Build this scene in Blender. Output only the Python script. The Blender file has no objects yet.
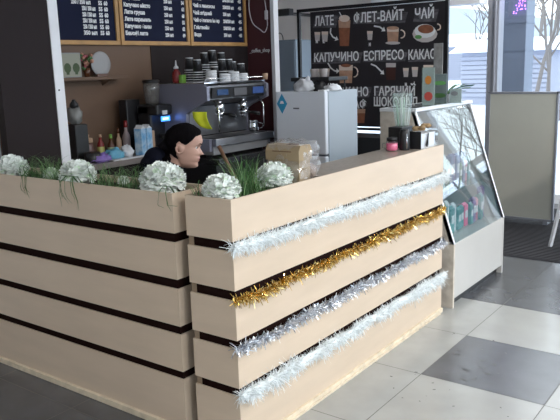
import bpy, bmesh, math, random
from math import sin, cos, pi, radians, sqrt, exp
from mathutils import Vector, Matrix, noise
random.seed(7)
SC = bpy.context.scene
C = SC.collection
R = random.Random(11)

# ------------------------------------------------------------------ materials
def mat(name, col, rough=.5, metal=0, var=0.0, scale=8, bump=0, emit=None, es=0, spec=.5, col2=None, stretch=None, trans=0, coat=0, sheen=0):
    m = bpy.data.materials.new(name); m.use_nodes = True
    nt = m.node_tree; b = nt.nodes['Principled BSDF']
    b.inputs['Roughness'].default_value = rough; b.inputs['Metallic'].default_value = metal
    b.inputs['Specular IOR Level'].default_value = spec
    b.inputs['Coat Weight'].default_value = coat
    b.inputs['Transmission Weight'].default_value = trans
    c = (*col, 1)
    b.inputs['Base Color'].default_value = c
    if var or col2 or bump:
        tc = nt.nodes.new('ShaderNodeTexCoord'); mp = nt.nodes.new('ShaderNodeMapping')
        nt.links.new(tc.outputs['Object'], mp.inputs[0])
        if stretch: mp.inputs['Scale'].default_value = stretch
        n = nt.nodes.new('ShaderNodeTexNoise'); n.inputs['Scale'].default_value = scale; n.inputs['Detail'].default_value = 5
        nt.links.new(mp.outputs[0], n.inputs['Vector'])
        r = nt.nodes.new('ShaderNodeValToRGB')
        c2 = col2 if col2 else tuple(x * (1 - var) for x in col)
        r.color_ramp.elements[0].position = .35; r.color_ramp.elements[1].position = .65
        r.color_ramp.elements[0].color = (*c2, 1); r.color_ramp.elements[1].color = c
        nt.links.new(n.outputs['Fac'], r.inputs[0]); nt.links.new(r.outputs[0], b.inputs['Base Color'])
        if bump:
            bp = nt.nodes.new('ShaderNodeBump'); bp.inputs['Strength'].default_value = bump; bp.inputs['Distance'].default_value = .01
            nt.links.new(n.outputs['Fac'], bp.inputs['Height']); nt.links.new(bp.outputs[0], b.inputs['Normal'])
    if emit:
        b.inputs['Emission Color'].default_value = (*emit, 1); b.inputs['Emission Strength'].default_value = es
    return m
def glassmat(name, tint=(1, 1, 1), refl=.0, rough=0.0, opac=0.0, ior=1.5, ocol=(.8, .8, .8)):
    m = bpy.data.materials.new(name); m.use_nodes = True; nt = m.node_tree
    nt.nodes.remove(nt.nodes['Principled BSDF'])
    t = nt.nodes.new('ShaderNodeBsdfTransparent'); t.inputs[0].default_value = (*tint, 1)
    g = nt.nodes.new('ShaderNodeBsdfGlossy'); g.inputs['Roughness'].default_value = rough
    lw = nt.nodes.new('ShaderNodeLayerWeight'); lw.inputs[0].default_value = .5
    pw = nt.nodes.new('ShaderNodeMath'); pw.operation = 'POWER'; pw.inputs[1].default_value = 5; nt.links.new(lw.outputs['Facing'], pw.inputs[0])
    f = nt.nodes.new('ShaderNodeMath'); f.operation = 'MULTIPLY_ADD'; f.inputs[1].default_value = .95; f.inputs[2].default_value = .04; nt.links.new(pw.outputs[0], f.inputs[0])
    mx = nt.nodes.new('ShaderNodeMixShader'); out = nt.nodes['Material Output']
    ad = nt.nodes.new('ShaderNodeMath'); ad.operation = 'ADD'; ad.use_clamp = True; ad.inputs[1].default_value = refl
    nt.links.new(f.outputs[0], ad.inputs[0]); nt.links.new(ad.outputs[0], mx.inputs[0])
    src = t
    if opac:
        d = nt.nodes.new('ShaderNodeBsdfDiffuse'); d.inputs[0].default_value = (*ocol, 1)
        m2 = nt.nodes.new('ShaderNodeMixShader'); m2.inputs[0].default_value = opac
        nt.links.new(t.outputs[0], m2.inputs[1]); nt.links.new(d.outputs[0], m2.inputs[2]); src = m2
    nt.links.new(src.outputs[0], mx.inputs[1]); nt.links.new(g.outputs[0], mx.inputs[2]); nt.links.new(mx.outputs[0], out.inputs[0])
    return m
M = dict(
 maple=mat('maple_laminate', (.68, .545, .415), .42, var=.06, scale=3, stretch=(1, 1, 6)),
 edge=mat('pale_pine_edge', (.80, .68, .51), .6, var=.2, scale=20),
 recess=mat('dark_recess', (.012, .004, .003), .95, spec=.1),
 worktop=mat('speckled_worktop', (.36, .31, .26), .35, col2=(.27, .23, .19), scale=60),
 tile_l=mat('light_tile', (.40, .405, .39), .20, var=.10, scale=5, spec=.5),
 tile_d=mat('dark_tile', (.098, .102, .112), .27, var=.2, scale=6, spec=1.0),
 grout=mat('grout', (.10, .10, .09), .8),
 dirt=mat('dried_dirt', (.055, .055, .055), .6),
 ceil=mat('ceiling_white', (.7, .7, .7), .8),
 wall_b=mat('beige_wall', (.86, .79, .75), .8, var=.05, scale=3),
 wall_k=mat('kiosk_back_tan', (.14, .078, .045), .6, var=.12, scale=2),
 wall_w=mat('white_wall', (.7, .69, .68), .8),
 maroon=mat('maroon_panel', (.095, .030, .036), .5, var=.1, scale=3),
 dpanel=mat('dark_brown_panel', (.014, .007, .008), .85, var=.2, scale=4, stretch=(1, 1, .2)),
 whitep=mat('white_paint', (.80, .80, .83), .5),
 frame_g=mat('grey_frame', (.33, .34, .38), .45, metal=.3),
 blueg=mat('blue_grey_paint', (.17, .20, .26), .6, var=.1, scale=2),
 black=mat('black_plastic', (.015, .015, .017), .4),
 blackm=mat('black_metal', (.02, .02, .022), .45, metal=.4),
 steel=mat('brushed_steel', (.42, .42, .44), .3, metal=1, var=.1, scale=40, stretch=(1, 20, 1)),
 chrome=mat('chrome', (.75, .75, .77), .12, metal=1),
 lilac=mat('lilac_grey_metal', (.27, .27, .34), .35, metal=.4),
 board=mat('menu_navy', (.009, .012, .035), .8, spec=.2),
 oak=mat('oak_frame', (.50, .27, .09), .5, var=.2, scale=10, stretch=(1, 1, 1)),
 print_w=mat('print_white', (.85, .85, .85), .6),
 banner=mat('banner_black', (.022, .018, .022), .5),
 ribbon=mat('banner_grey_brush', (.16, .15, .165), .6, col2=(.05, .045, .05), scale=14, stretch=(1, 1, 4)),
 cof1=mat('print_coffee', (.34, .12, .06), .6, var=.3, scale=20),
 cof2=mat('print_latte', (.62, .36, .24), .6, var=.25, scale=20),
 cof3=mat('print_foam', (.80, .66, .56), .6),
 cof4=mat('print_dark', (.06, .02, .015), .5),
 cupp=mat('print_cup', (.62, .56, .54), .6),
 leafp=mat('print_leaf', (.12, .35, .10), .6),
 fridge=mat('fridge_silver', (.80, .83, .90), .4),
 fridge2=mat('fridge_side', (.42, .47, .52), .4, metal=.1),
 gasket=mat('gasket_grey', (.12, .13, .16), .6),
 sticker=mat('blue_sticker', (.04, .33, .58), .5),
 case=mat('case_white', (.56, .54, .51), .4, var=.04, scale=4),
 caseed=mat('case_chipped_edge', (.72, .65, .56), .7, col2=(.58, .51, .43), scale=22),
 sign=mat('sign_greige', (.58, .57, .49), .6, var=.05, scale=3),
 mat=mat('ribbed_mat', (.024, .023, .027), .9),
 skin=mat('skin', (.62, .38, .30), .5, var=.05, scale=12, spec=.3),
 lips=mat('lips', (.48, .18, .16), .45),
 hair=mat('black_hair', (.004, .003, .004), .9, spec=.08, bump=.4, scale=60, stretch=(1, 1, .1)),
 eyew=mat('eye_white', (.75, .72, .70), .2), iris=mat('iris', (.02, .012, .01), .2),
 cloth=mat('navy_black_cloth', (.007, .008, .016), .95, spec=.1, bump=.3, scale=40),
 jeans=mat('dark_trousers', (.012, .014, .022), .9), shoe=mat('shoe', (.3, .3, .3), .6),
 petal=mat('white_petal', (.93, .97, .93), .6, spec=.2),
 petalg=mat('green_white_petal', (.70, .84, .66), .6, spec=.2),
 leaf=mat('plastic_leaf', (.075, .19, .055), .5, var=.4, scale=30),
 leaf2=mat('plastic_leaf_light', (.22, .38, .15), .5, var=.3, scale=30),
 stem=mat('stem', (.06, .15, .04), .6),
 foam=mat('planter_soil', (.03, .03, .02), .95),
 tin_w=mat('tinsel_white', (.90, .95, .96), .4, spec=.6), tin_g=mat('tinsel_gold', (.64, .43, .13), .25, metal=1),
 tin_s=mat('tinsel_silver', (.82, .84, .88), .3, metal=1),
 card=mat('cardboard', (.36, .27, .16), .75, var=.1, scale=9), cardd=mat('cardboard_slot', (.16, .09, .05), .8),
 kraft=mat('kraft_paper', (.33, .22, .15), .75, var=.2, scale=15),
 red=mat('red_plastic', (.22, .015, .015), .35), pink=mat('hot_pink', (.95, .16, .32), .35),
 green=mat('lime_green', (.16, .34, .05), .5), yel=mat('yellow_green_cloth', (.85, .90, .04), .7),
 ylab=mat('yellow_label', (.6, .6, .2), .5), whiteg=mat('white_gloss', (.75, .76, .78), .3),
 milk=mat('milk_carton_blue', (.10, .36, .66), .4, col2=(.62, .75, .85), scale=18), ltblue=mat('light_blue_pack', (.16, .45, .62), .4),
 purple=mat('purple_pack', (.26, .17, .50), .4, var=.3, scale=20), paper=mat('paper', (.72, .73, .76), .7),
 brown=mat('brown_syrup', (.10, .035, .015), .25), tan=mat('tan_plastic', (.5, .33, .22), .5), grey=mat('mid_grey', (.25, .25, .26), .5),
 screen=mat('blue_display', (.01, .03, .1), .3, emit=(.05, .25, 1), es=1.6), scr_w=mat('display_digits', (.5, .6, .8), .3, emit=(.5, .7, 1), es=1.5),
 wood=mat('broom_wood', (.20, .10, .055), .6), orange=mat('orange_print', (.75, .28, .05), .5), redp=mat('red_print', (.6, .09, .07), .5),
 straw=mat('straw_green', (.45, .62, .50), .4), cookie=mat('cookie', (.42, .28, .14), .8, var=.3, scale=60),
 snow=mat('snow', (.55, .60, .70), .9), siding=mat('pale_siding', (.30, .31, .37), .7), roof=mat('snowy_roof', (.82, .86, .95), .8),
 bark=mat('bark', (.16, .14, .13), .9), hill=mat('hazy_hill', (.29, .33, .38), .9), beige_o=mat('beige_house', (.62, .52, .42), .8),
 lamp=mat('lamp_panel', (.9, .9, .9), .5, emit=(1, .97, .93), es=6.0), fairy=mat('purple_light', (.3, .1, .6), .4, emit=(.45, .15, 1), es=4),
 cord=mat('white_cord', (.75, .72, .76), .5), teal=mat('teal_packet', (.12, .42, .40), .35, col2=(.05, .20, .22), scale=14),
 glass=glassmat('window_glass', (.97, .985, 1)), cglass=glassmat('case_glass', (.92, .96, .96), refl=.12),
 clear=glassmat('clear_plastic', (.90, .95, .93), refl=.02, opac=.16, rough=.1, ocol=(.75, .88, .82)),
 smoke=glassmat('hopper_plastic', (.60, .60, .60), refl=.05, opac=.35, rough=.1, ocol=(.3, .28, .26)),
 cello=glassmat('cellophane', (.95, .95, .95), refl=.07, rough=.12, opac=.10, ocol=(.9, .85, .85)),
 jar=glassmat('jar_glass', (.93, .95, .95), refl=.04, opac=.05),
)

# ------------------------------------------------------------------ mesh helpers
class MB:
    def __init__(s): s.bm = bmesh.new(); s.mi = 0
    def _m(s, faces):
        for f in faces: f.material_index = s.mi
    def face(s, pts, smooth=False):
        f = s.bm.faces.new([s.bm.verts.new(p) for p in pts]); f.material_index = s.mi; f.smooth = smooth; return f
    def box(s, a, b, bev=0, rz=0, piv=None):
        x0, y0, z0 = [min(p, q) for p, q in zip(a, b)]; x1, y1, z1 = [max(p, q) for p, q in zip(a, b)]
        g = bmesh.ops.create_cube(s.bm, size=1)
        vs = g['verts']
        for v in vs: v.co = Vector(((x0 + x1) / 2 + v.co.x * (x1 - x0), (y0 + y1) / 2 + v.co.y * (y1 - y0), (z0 + z1) / 2 + v.co.z * (z1 - z0)))
        fs = set(f for v in vs for f in v.link_faces)
        if bev:
            es = list(set(e for v in vs for e in v.link_edges))
            r = bmesh.ops.bevel(s.bm, geom=es, offset=bev, segments=2, affect='EDGES', profile=.5)
            fs = set(r['faces']) | set(f for f in fs if f.is_valid)
            vs = list(set(v for f in fs for v in f.verts))
            fs = set(f for v in vs for f in v.link_faces)
        if rz:
            pv = Vector(piv or ((x0 + x1) / 2, (y0 + y1) / 2, 0)); m = Matrix.Rotation(rz, 3, 'Z')
            for v in vs: v.co = pv + m @ (v.co - pv)
        s._m(fs); return vs
    def lathe(s, prof, c=(0, 0, 0), n=20, axis='z', cap=True):
        c = Vector(c); rings = []
        for r, h in prof:
            ring = []
            for i in range(n):
                a = 2 * pi * i / n
                p = Vector((r * cos(a), r * sin(a), h))
                if axis == 'x': p = Vector((h, r * cos(a), r * sin(a)))
                if axis == 'y': p = Vector((r * sin(a), h, r * cos(a)))
                ring.append(s.bm.verts.new(c + p))
            rings.append(ring)
        for k in range(len(rings) - 1):
            for i in range(n):
                f = s.bm.faces.new((rings[k][i], rings[k][(i + 1) % n], rings[k + 1][(i + 1) % n], rings[k + 1][i])); f.smooth = True; f.material_index = s.mi
        if cap:
            f = s.bm.faces.new(list(reversed(rings[0]))); f.material_index = s.mi
            f = s.bm.faces.new(rings[-1]); f.material_index = s.mi
    def tube(s, pts, r, n=8, cap=True):
        pts = [Vector(p) for p in pts]; rings = []
        rr = r if isinstance(r, (list, tuple)) else [r] * len(pts)
        for k, p in enumerate(pts):
            d = (pts[min(k + 1, len(pts) - 1)] - pts[max(k - 1, 0)]).normalized()
            up = Vector((0, 0, 1)) if abs(d.z) < .95 else Vector((1, 0, 0))
            a = d.cross(up).normalized(); b = d.cross(a)
            rings.append([s.bm.verts.new(p + a * rr[k] * cos(2 * pi * i / n) + b * rr[k] * sin(2 * pi * i / n)) for i in range(n)])
        for k in range(len(rings) - 1):
            for i in range(n):
                f = s.bm.faces.new((rings[k][i], rings[k][(i + 1) % n], rings[k + 1][(i + 1) % n], rings[k + 1][i])); f.smooth = True; f.material_index = s.mi
        if cap:
            for ring in (list(reversed(rings[0])), rings[-1]):
                f = s.bm.faces.new(ring); f.material_index = s.mi
    def prism(s, poly, vec):
        vec = Vector(vec); a = [s.bm.verts.new(Vector(p)) for p in poly]; b = [s.bm.verts.new(Vector(p) + vec) for p in poly]
        fs = [s.bm.faces.new(a), s.bm.faces.new(list(reversed(b)))]
        n = len(a)
        for i in range(n): fs.append(s.bm.faces.new((a[(i + 1) % n], a[i], b[i], b[(i + 1) % n])))
        s._m(fs)
    def ball(s, c, r, sc=(1, 1, 1), seg=16, rings=10, jit=0, seed=0):
        g = bmesh.ops.create_uvsphere(s.bm, u_segments=seg, v_segments=rings, radius=1)
        for v in g['verts']:
            k = 1 + (jit * noise.noise(v.co * 2.2 + Vector((seed, 0, 0))) if jit else 0)
            v.co = Vector(c) + Vector((v.co.x * r * sc[0] * k, v.co.y * r * sc[1] * k, v.co.z * r * sc[2] * k))
        for f in set(f for v in g['verts'] for f in v.link_faces): f.smooth = True; f.material_index = s.mi
    def build(s, name, ms, parent=None, fix=True):
        if fix: bmesh.ops.recalc_face_normals(s.bm, faces=s.bm.faces)
        me = bpy.data.meshes.new(name); s.bm.to_mesh(me); s.bm.free()
        for m in (ms if isinstance(ms, (list, tuple)) else [ms]): me.materials.append(m)
        o = bpy.data.objects.new(name, me); C.objects.link(o)
        if parent: o.parent = parent
        return o
def tag(o, label, cat, group=None, kind=None):
    o['label'] = label; o['category'] = cat
    if group: o['group'] = group
    if kind: o['kind'] = kind
    return o
def thing(name, label, cat, loc=(0, 0, 0), rz=0, group=None):
    o = bpy.data.objects.new(name, None); o.empty_display_size = .05; C.objects.link(o); o.location = loc; o.rotation_euler = (0, 0, rz)
    return tag(o, label, cat, group)
def struct(name, mb, m, parent=None):
    o = mb.build(name, m, parent)
    if not parent: o['kind'] = 'structure'
    return o
def copy_tree(o, parent=None):
    c = o.copy(); C.objects.link(c); c.parent = parent
    for ch in list(o.children): copy_tree(ch, c)
    return c
def box(name, a, b, m, parent=None, bev=0):
    k = MB(); k.box(a, b, bev); return k.build(name, m, parent)
_txt = {}
def text_mesh(body, size, m, mat4, parent, name='lettering', bold=0.0, align='LEFT', ext=.0006, width=None):
    cu = bpy.data.curves.new('t', 'FONT'); cu.body = body; cu.size = size; cu.align_x = align; cu.offset = bold; cu.extrude = ext; cu.resolution_u = 2
    t = bpy.data.objects.new('t', cu); C.objects.link(t)
    dg = bpy.context.evaluated_depsgraph_get(); dg.update()
    me = bpy.data.meshes.new_from_object(t.evaluated_get(dg)); bpy.data.objects.remove(t); bpy.data.curves.remove(cu)
    if width and me.vertices:
        xs = [v.co.x for v in me.vertices]; k = width / (max(xs) - min(xs)); x0 = min(xs)
        for v in me.vertices: v.co.x = (v.co.x - x0) * k
    me.transform(mat4); me.materials.clear(); me.materials.append(m); me.name = name
    for p in me.polygons: p.material_index = 0
    o = bpy.data.objects.new(name, me); C.objects.link(o); o.parent = parent
    return o
def join_text(items, m, parent, name):
    """items: (body, size, Matrix, bold, width) -> one mesh"""
    bm = bmesh.new()
    for body, size, m4, bold, width in items:
        o = text_mesh(body, size, m, m4, None, 'tmp', bold, width=width)
        bm.from_mesh(o.data); me = o.data; bpy.data.objects.remove(o); bpy.data.meshes.remove(me)
    me = bpy.data.meshes.new(name); bm.to_mesh(me); bm.free(); me.materials.append(m)
    for p in me.polygons: p.material_index = 0
    o = bpy.data.objects.new(name, me); C.objects.link(o); o.parent = parent; return o
# text lying in plane y=const, readable from -y
def MY(x, y, z): return Matrix.Translation((x, y, z)) @ Matrix.Rotation(pi / 2, 4, 'X')
# text in plane x=const, readable from +x (reads towards +y)
def MX(x, y, z): return Matrix.Translation((x, y, z)) @ Matrix.Rotation(pi / 2, 4, 'Z') @ Matrix.Rotation(pi / 2, 4, 'X')

# ------------------------------------------------------------------ camera (solved from the counter edges and floor joints)
H = 1.5256; YAW = radians(126.7594); PIT = radians(11.6471); ROL = radians(-1.8043); FPX = 693.77
fwd = Vector((cos(PIT) * cos(YAW), cos(PIT) * sin(YAW), -sin(PIT)))
rt = Vector((sin(YAW), -cos(YAW), 0)); up = rt.cross(fwd)
r2 = cos(ROL) * rt + sin(ROL) * up; u2 = -sin(ROL) * rt + cos(ROL) * up
cam = bpy.data.cameras.new('camera'); co = bpy.data.objects.new('camera', cam); C.objects.link(co)
mw = Matrix((r2, u2, -fwd)).transposed().to_4x4(); mw.translation = (0, 0, H); co.matrix_world = mw
cam.sensor_width = 36; cam.lens = FPX / 560 * 36; cam.clip_start = .05; cam.clip_end = 300
SC.camera = co

# ------------------------------------------------------------------ floor
TX, TY, S = -1.3883, 3.5923, .6
k = MB()
X0, X1, Y0, Y1 = -6.2, 4.4, -6.0, 7.6
g = .0018
def dark(i, j):
    if (i, j) == (0, -1): return True
    if j >= 1: return i >= -4
    if i <= -2 and j <= -3: return True
    return (i % 4 == 2 and j % 4 == 3)
for i in range(-9, 10):
    for j in range(-17, 8):
        a, b, c, d = max(TX + i * S + g, X0), min(TX + (i + 1) * S - g, X1), max(TY + j * S + g, Y0), min(TY + (j + 1) * S - g, Y1)
        if b - a < .01 or d - c < .01: continue
        k.mi = 1 if dark(i, j) else 0
        k.face([(a, c, 0), (b, c, 0), (b, d, 0), (a, d, 0)])
k.mi = 2; k.box((X0, Y0, -.1), (X1, Y1, -.0015))
k.mi = 3
for n_ in range(26):   # dried specks and scuffs on the tiles
    x = R.uniform(-1.5, -.55); y = R.uniform(2.7, 3.6); r = R.uniform(.002, .007)
    m_ = 7; el = R.uniform(1, 1.5); a0 = R.uniform(0, pi)
    k.face([(x + r * el * cos(2 * pi * q / m_) * cos(a0) - r * .7 * sin(2 * pi * q / m_) * sin(a0), y + r * el * cos(2 * pi * q / m_) * sin(a0) + r * .7 * sin(2 * pi * q / m_) * cos(a0), .0006) for q in range(m_)])
for n_ in range(13):   # dull smudges on the dark tile
    x = TX + R.uniform(.02, .3); y = TY - R.uniform(.12, .55); r = R.uniform(.004, .013); a0 = R.uniform(0, pi); ph = R.uniform(0, 6)
    k.face([(x + r * (1 + .4 * sin(q * 2.3 + ph)) * cos(2 * pi * q / 9) * 1.5, y + r * (1 + .4 * sin(q * 2.3 + ph)) * sin(2 * pi * q / 9) * .8, .0006) for q in range(9)])
struct('floor', k, [M['tile_l'], M['tile_d'], M['grout'], M['dirt']])
k = MB(); k.box((X0, Y0, 3.2), (X1, Y1, 3.3)); struct('ceiling', k, M['ceil'])
k = MB(); k.box((X0 - .15, Y0, 0), (X0, Y1, 3.2)); struct('wall_left', k, M['wall_w'])
k = MB(); k.box((X0, Y0 - .15, 0), (X1, Y0, 3.2)); struct('wall_near', k, M['wall_w'])
# right wall with a big window
k = MB(); k.box((X1, Y0, 0), (X1 + .15, Y1, .3)); k.box((X1, Y0, 2.9), (X1 + .15, Y1, 3.2)); k.box((X1, Y0, .3), (X1 + .15, -4.5, 2.9)); k.box((X1, 6.9, .3), (X1 + .15, Y1, 2.9))
struct('wall_right', k, M['wall_w'])
k = MB()
for y in (-4.5, -2.25, 0, 2.25, 4.5, 6.82): k.box((X1, y, .3), (X1 + .1, y + .08, 2.9))
k.box((X1, -4.5, .3), (X1 + .1, 6.9, .38)); k.box((X1, -4.5, 2.82), (X1 + .1, 6.9, 2.9))
wf = struct('window_3', k, M['frame_g'])
box('pane', (X1 + .04, -4.42, .38), (X1 + .05, 6.82, 2.82), M['glass'], wf)
# far wall: beige solid part, lintel, glazed part
k = MB(); k.box((X0, 7.6, 0), (-4.6, 7.75, 3.2)); k.box((-4.6, 7.6, 2.12), (-4.1, 7.75, 3.2)); struct('wall_far', k, M['wall_b'])
k = MB(); k.box((-4.1, 7.6, 2.95), (X1, 7.75, 3.2)); struct('trim_1', k, M['wall_w'])
k = MB(); k.box((-4.1, 7.38, 2.12), (-2.80, 7.598, 2.42), .004); struct('trim_2', k, M['whitep'])
k = MB()
k.box((-2.78, 7.58, 0), (-2.66, 7.74, 2.95)); k.box((-2.70, 7.55, 0), (-2.685, 7.58, 2.95))
k.box((-4.1, 7.6, 2.12), (-4.03, 7.7, 2.95)); k.box((-4.6, 7.6, 0), (-4.53, 7.7, 2.12)); k.box((-4.53, 7.6, 0), (-2.78, 7.7, .1)); k.box((-4.03, 7.6, 2.88), (-2.78, 7.7, 2.95))
w1 = struct('window_1', k, M['frame_g']); box('pane', (-4.03, 7.645, 2.12), (-2.78, 7.655, 2.88), M['glass'], w1); box('pane', (-4.53, 7.645, .1), (-2.78, 7.655, 2.12), M['glass'], w1)
k = MB()
for x in (-.47, 1.4, 3.0): k.box((x, 7.58, 0), (x + .10, 7.7, 2.95))
k.box((-2.66, 7.6, 0), (X1, 7.7, .1)); k.box((-1.75, 7.6, 1.12), (X1, 7.7, 1.19)); k.box((-1.83, 7.6, 0), (-1.75, 7.7, 1.19)); k.box((-2.66, 7.6, 2.88), (X1, 7.7, 2.95))
w2 = struct('window_2', k, M['whitep']); box('pane', (-2.66, 7.645, .1), (X1, 7.655, 2.88), M['glass'], w2)
# kiosk corner walls
WX = -4.2
k = MB(); k.box((WX - .08, 2.62, 0), (WX, 5.19, 2.75)); struct('wall_kiosk_back', k, M['wall_k'])
k = MB(); k.box((WX - .08, 5.19, 0), (-3.905, 5.24, 2.75)); struct('wall_kiosk_end', k, M['maroon'])
k = MB(); k.box((-3.905, 5.17, 0), (-3.865, 5.24, 3.2), .003); struct('trim_3', k, M['whitep'])
k = MB(); k.box((WX - .08, 2.2, 2.75), (-3.15, 5.19, 2.83)); struct('trim_4', k, M['dpanel'])   # unseen canopy added to shade the coffee point
k = MB(); k.box((-3.64, 2.235, 0), (-3.58, 2.585, 2.75)); struct('wall_side_panel', k, M['dpanel'])
k = MB(); k.box((-3.645, 2.586, 0), (-3.575, 2.652, 2.83), .003)
k.mi = 1; k.lathe([(.006, 0), (.005, .003)], (-3.575, 2.61, 1.43), 8, 'x'); struct('trim_5', k, [M['whitep'], M['black']])
k = MB(); k.box((-4.1, 1.0, 0), (-3.98, 2.16, 3.2)); struct('wall_column', k, M['wall_w'])

k = MB(); k.box((WX, 3.96, .9), (WX + .006, 5.188, 1.72)); struct('wall_dark_panel', k, M['dpanel'])  # thin dark sheet over the wall behind the machine
# text below the boards on the maroon end wall
t = text_mesh('_coffee_shop', .05, M['print_w'], MY(-4.17, 5.187, 1.665), None, 'wall_lettering', .0008, width=.235)
tag(t, 'small white lettering on the maroon end wall beside the menu boards', 'lettering')
t = thing('power_cord', 'white cord looping down the maroon wall with an inline switch', 'cord')
k = MB(); pts = []
ctl = [(-4.15, 2.2), (-4.155, 2.05), (-4.12, 1.93), (-4.04, 1.87), (-3.985, 1.84), (-3.95, 1.90), (-3.955, 1.98), (-3.965, 2.08), (-3.99, 2.2)]
for a in range(len(ctl) - 1):
    for q in range(4):
        p0, p1, p2, p3 = ctl[max(a - 1, 0)], ctl[a], ctl[a + 1], ctl[min(a + 2, len(ctl) - 1)]; u = q / 4
        f = lambda i: .5 * ((2 * p1[i]) + (-p0[i] + p2[i]) * u + (2 * p0[i] - 5 * p1[i] + 4 * p2[i] - p3[i]) * u * u + (-p0[i] + 3 * p1[i] - 3 * p2[i] + p3[i]) * u ** 3)
        pts.append((f(0), 5.185, f(1)))
pts.append((ctl[-1][0], 5.185, ctl[-1][1])); k.tube(pts, .0045, 6); k.build('cable', M['cord'], t)
box('inline_switch', (-3.97, 5.17, 1.95), (-3.94, 5.19, 2.03), M['cord'], t, .004)

# ------------------------------------------------------------------ counters
Z = [1.0455, .8815, .8499, .687, .6528, .4843, .4538, .2834, .2551]
levels = [(1.0455, .8825), (.844, .688), (.647, .4853), (.448, .2844), (.2485, .03)]
CX, CY, W, FY = -1.6673, 1.9267, .2377, 3.875
t = thing('counter', 'pale wood slatted counter hung with four tinsel garlands, flowers at its near end', 'counter', (CX, CY, 0))
t.location = (0, 0, 0)
th = .008
for zt, zb in levels:
    k = MB()
    k.prism([(CX, CY, zb), (CX, FY, zb), (CX - th, FY, zb), (CX - th, CY + th, zb), (CX - W, CY + th, zb), (CX - W, CY, zb)], (0, 0, zt - zb))
    if zt > 1: k.box((CX - W, CY + th, zb), (CX - W + th, 2.56, zt))
    k.build('slat_board', M['maple'], t)
k = MB(); k.box((CX - W + .03, CY + .0085, .03), (CX - .0085, FY - .012, .90)); k.build('inner_carcass', M['recess'], t)
k = MB(); k.box((CX - W + .001, CY + th + .002, .03), (CX - W + .0295, CY + th + .03, .9)); k.build('corner_post', mat('post_brown', (.30, .22, .15), .7), t)
box('baseboard', (CX - W, CY - .004, 0), (CX + .012, FY, .03), M['edge'], t, .003)
k = MB(); k.box((CX + .0125, CY + .2, 0), (CX + .018, FY - .35, .012), .001); k.box((CX + .0125, FY - .33, 0), (CX + .017, FY - .04, .009), .001); k.build('splintered_skirting', M['edge'], t)
box('worktop', (CX - W - .001, 2.56, 1.005), (CX - th - .001, FY, 1.043), M['worktop'], t, .002)
box('trough_soil', (CX - W + th, CY + th, .90), (CX - th, 2.56, 1.015), M['foam'], t)
LX, LY = -1.9679, 1.9204
LE = -3.95; LD = .225
t = thing('planter_counter', 'pale wood slatted planter counter running off to the left, filled with white flowers', 'counter')
for zt, zb in levels:
    k = MB()
    k.prism([(LX, LY, zb), (LX, LY + LD, zb), (LX - th, LY + LD, zb), (LX - th, LY + th, zb), (LE, LY + th, zb), (LE, LY, zb)], (0, 0, zt - zb))
    if zt > 1: k.box((LE, LY + LD - th, zb), (LX - th, LY + LD, zt))
    k.build('slat_board', M['maple'], t)
k = MB(); k.box((LE + .02, LY + .0085, .03), (LX - .0085, LY + LD - .02, .90)); k.build('inner_carcass', M['recess'], t)
box('baseboard', (LE, LY - .014, 0), (LX + .003, LY + LD, .03), M['edge'], t, .003)
box('trough_soil', (LE + .02, LY + th, .90), (LX - th, LY + LD - th, 1.015), M['foam'], t)

# ------------------------------------------------------------------ tinsel
def tinsel(name, label, z0, z1, n, L, w, ms, sag, dx, r0, lump=0, curl=.3, seed=1, core=.0025):
    rr = random.Random(seed); k = MB()
    def cen(y):
        u = (y - CY) / (FY - CY)
        z = z0 + (z1 - z0) * u - abs(sin(u * pi * sag)) * .010 + .004 * noise.noise(Vector((y * 9, seed, 0)))
        return Vector((CX + dx, y, z))
    ys = [CY - .012 + (FY - CY + .01) * i / 60 for i in range(61)]
    k.tube([cen(y) for y in ys], [core * (1 + (.35 + lump * .5) * noise.noise(Vector((i_ * .9, seed, 0)))) for i_ in range(61)], 7)
    for i in range(n):
        y = rr.uniform(CY - .02, FY)
        c = cen(y); a = rr.uniform(0, 2 * pi); up_ = Vector((cos(a), rr.uniform(-.8, .8), sin(a))).normalized()
        lm = 1 + lump * (.5 + .9 * noise.noise(Vector((y * 14, 5.3 + seed, 0)))) - lump * .5
        l = L * rr.uniform(.55, 1.1) * lm
        if c.x + up_.x * l < CX + .002 and c.y > CY: up_.x = abs(up_.x) * .3; l *= .9
        side = up_.cross(Vector((rr.uniform(-1, 1), rr.uniform(-1, 1), rr.uniform(-1, 1)))).normalized() * w * rr.uniform(.6, 1.2)
        p1 = c + up_ * l * .55; p2 = c + up_ * l + Vector((rr.uniform(-1, 1), rr.uniform(-1, 1), rr.uniform(-1.3, .5))) * l * curl
        if p2.x < CX + .001 and p2.y > CY: p2.x = CX + .001
        v = [k.bm.verts.new(q) for q in (c - side, c + side, p1 + side, p1 - side, p2 + side * .6, p2 - side * .6)]
        k.mi = 0 if rr.random() < .7 else 1
        k.bm.faces.new((v[0], v[1], v[2], v[3])).material_index = k.mi; k.bm.faces.new((v[3], v[2], v[4], v[5])).material_index = k.mi
    o = k.build(name, ms, None, fix=False); tag(o, label, 'garland', 'tinsel garlands along the counter')
tin_w2 = mat('tinsel_white_foil', (.86, .91, .94), .3, metal=.15)
tin_g2 = mat('tinsel_gold_light', (.85, .66, .30), .15, metal=1); tin_s2 = mat('tinsel_silver_dark', (.50, .53, .60), .2, metal=1)
tinsel('tinsel_garland', 'fluffy white tinsel garland, topmost of the four on the counter', .868, .866, 11000, .034, .0014, [M['tin_w'], tin_w2], 3, .016, 0, .35, .6, 1, .015)
tinsel('tinsel_garland', 'shiny gold tinsel garland below the top white one', .655, .662, 5200, .030, .0020, [M['tin_g'], tin_g2], 5, .012, 0, .3, .45, 2)
tinsel('tinsel_garland', 'shiny silver tinsel garland between the gold one and the lowest white one', .458, .456, 4800, .031, .0022, [M['tin_s'], tin_s2], 4, .012, 0, .3, .45, 3)
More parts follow.
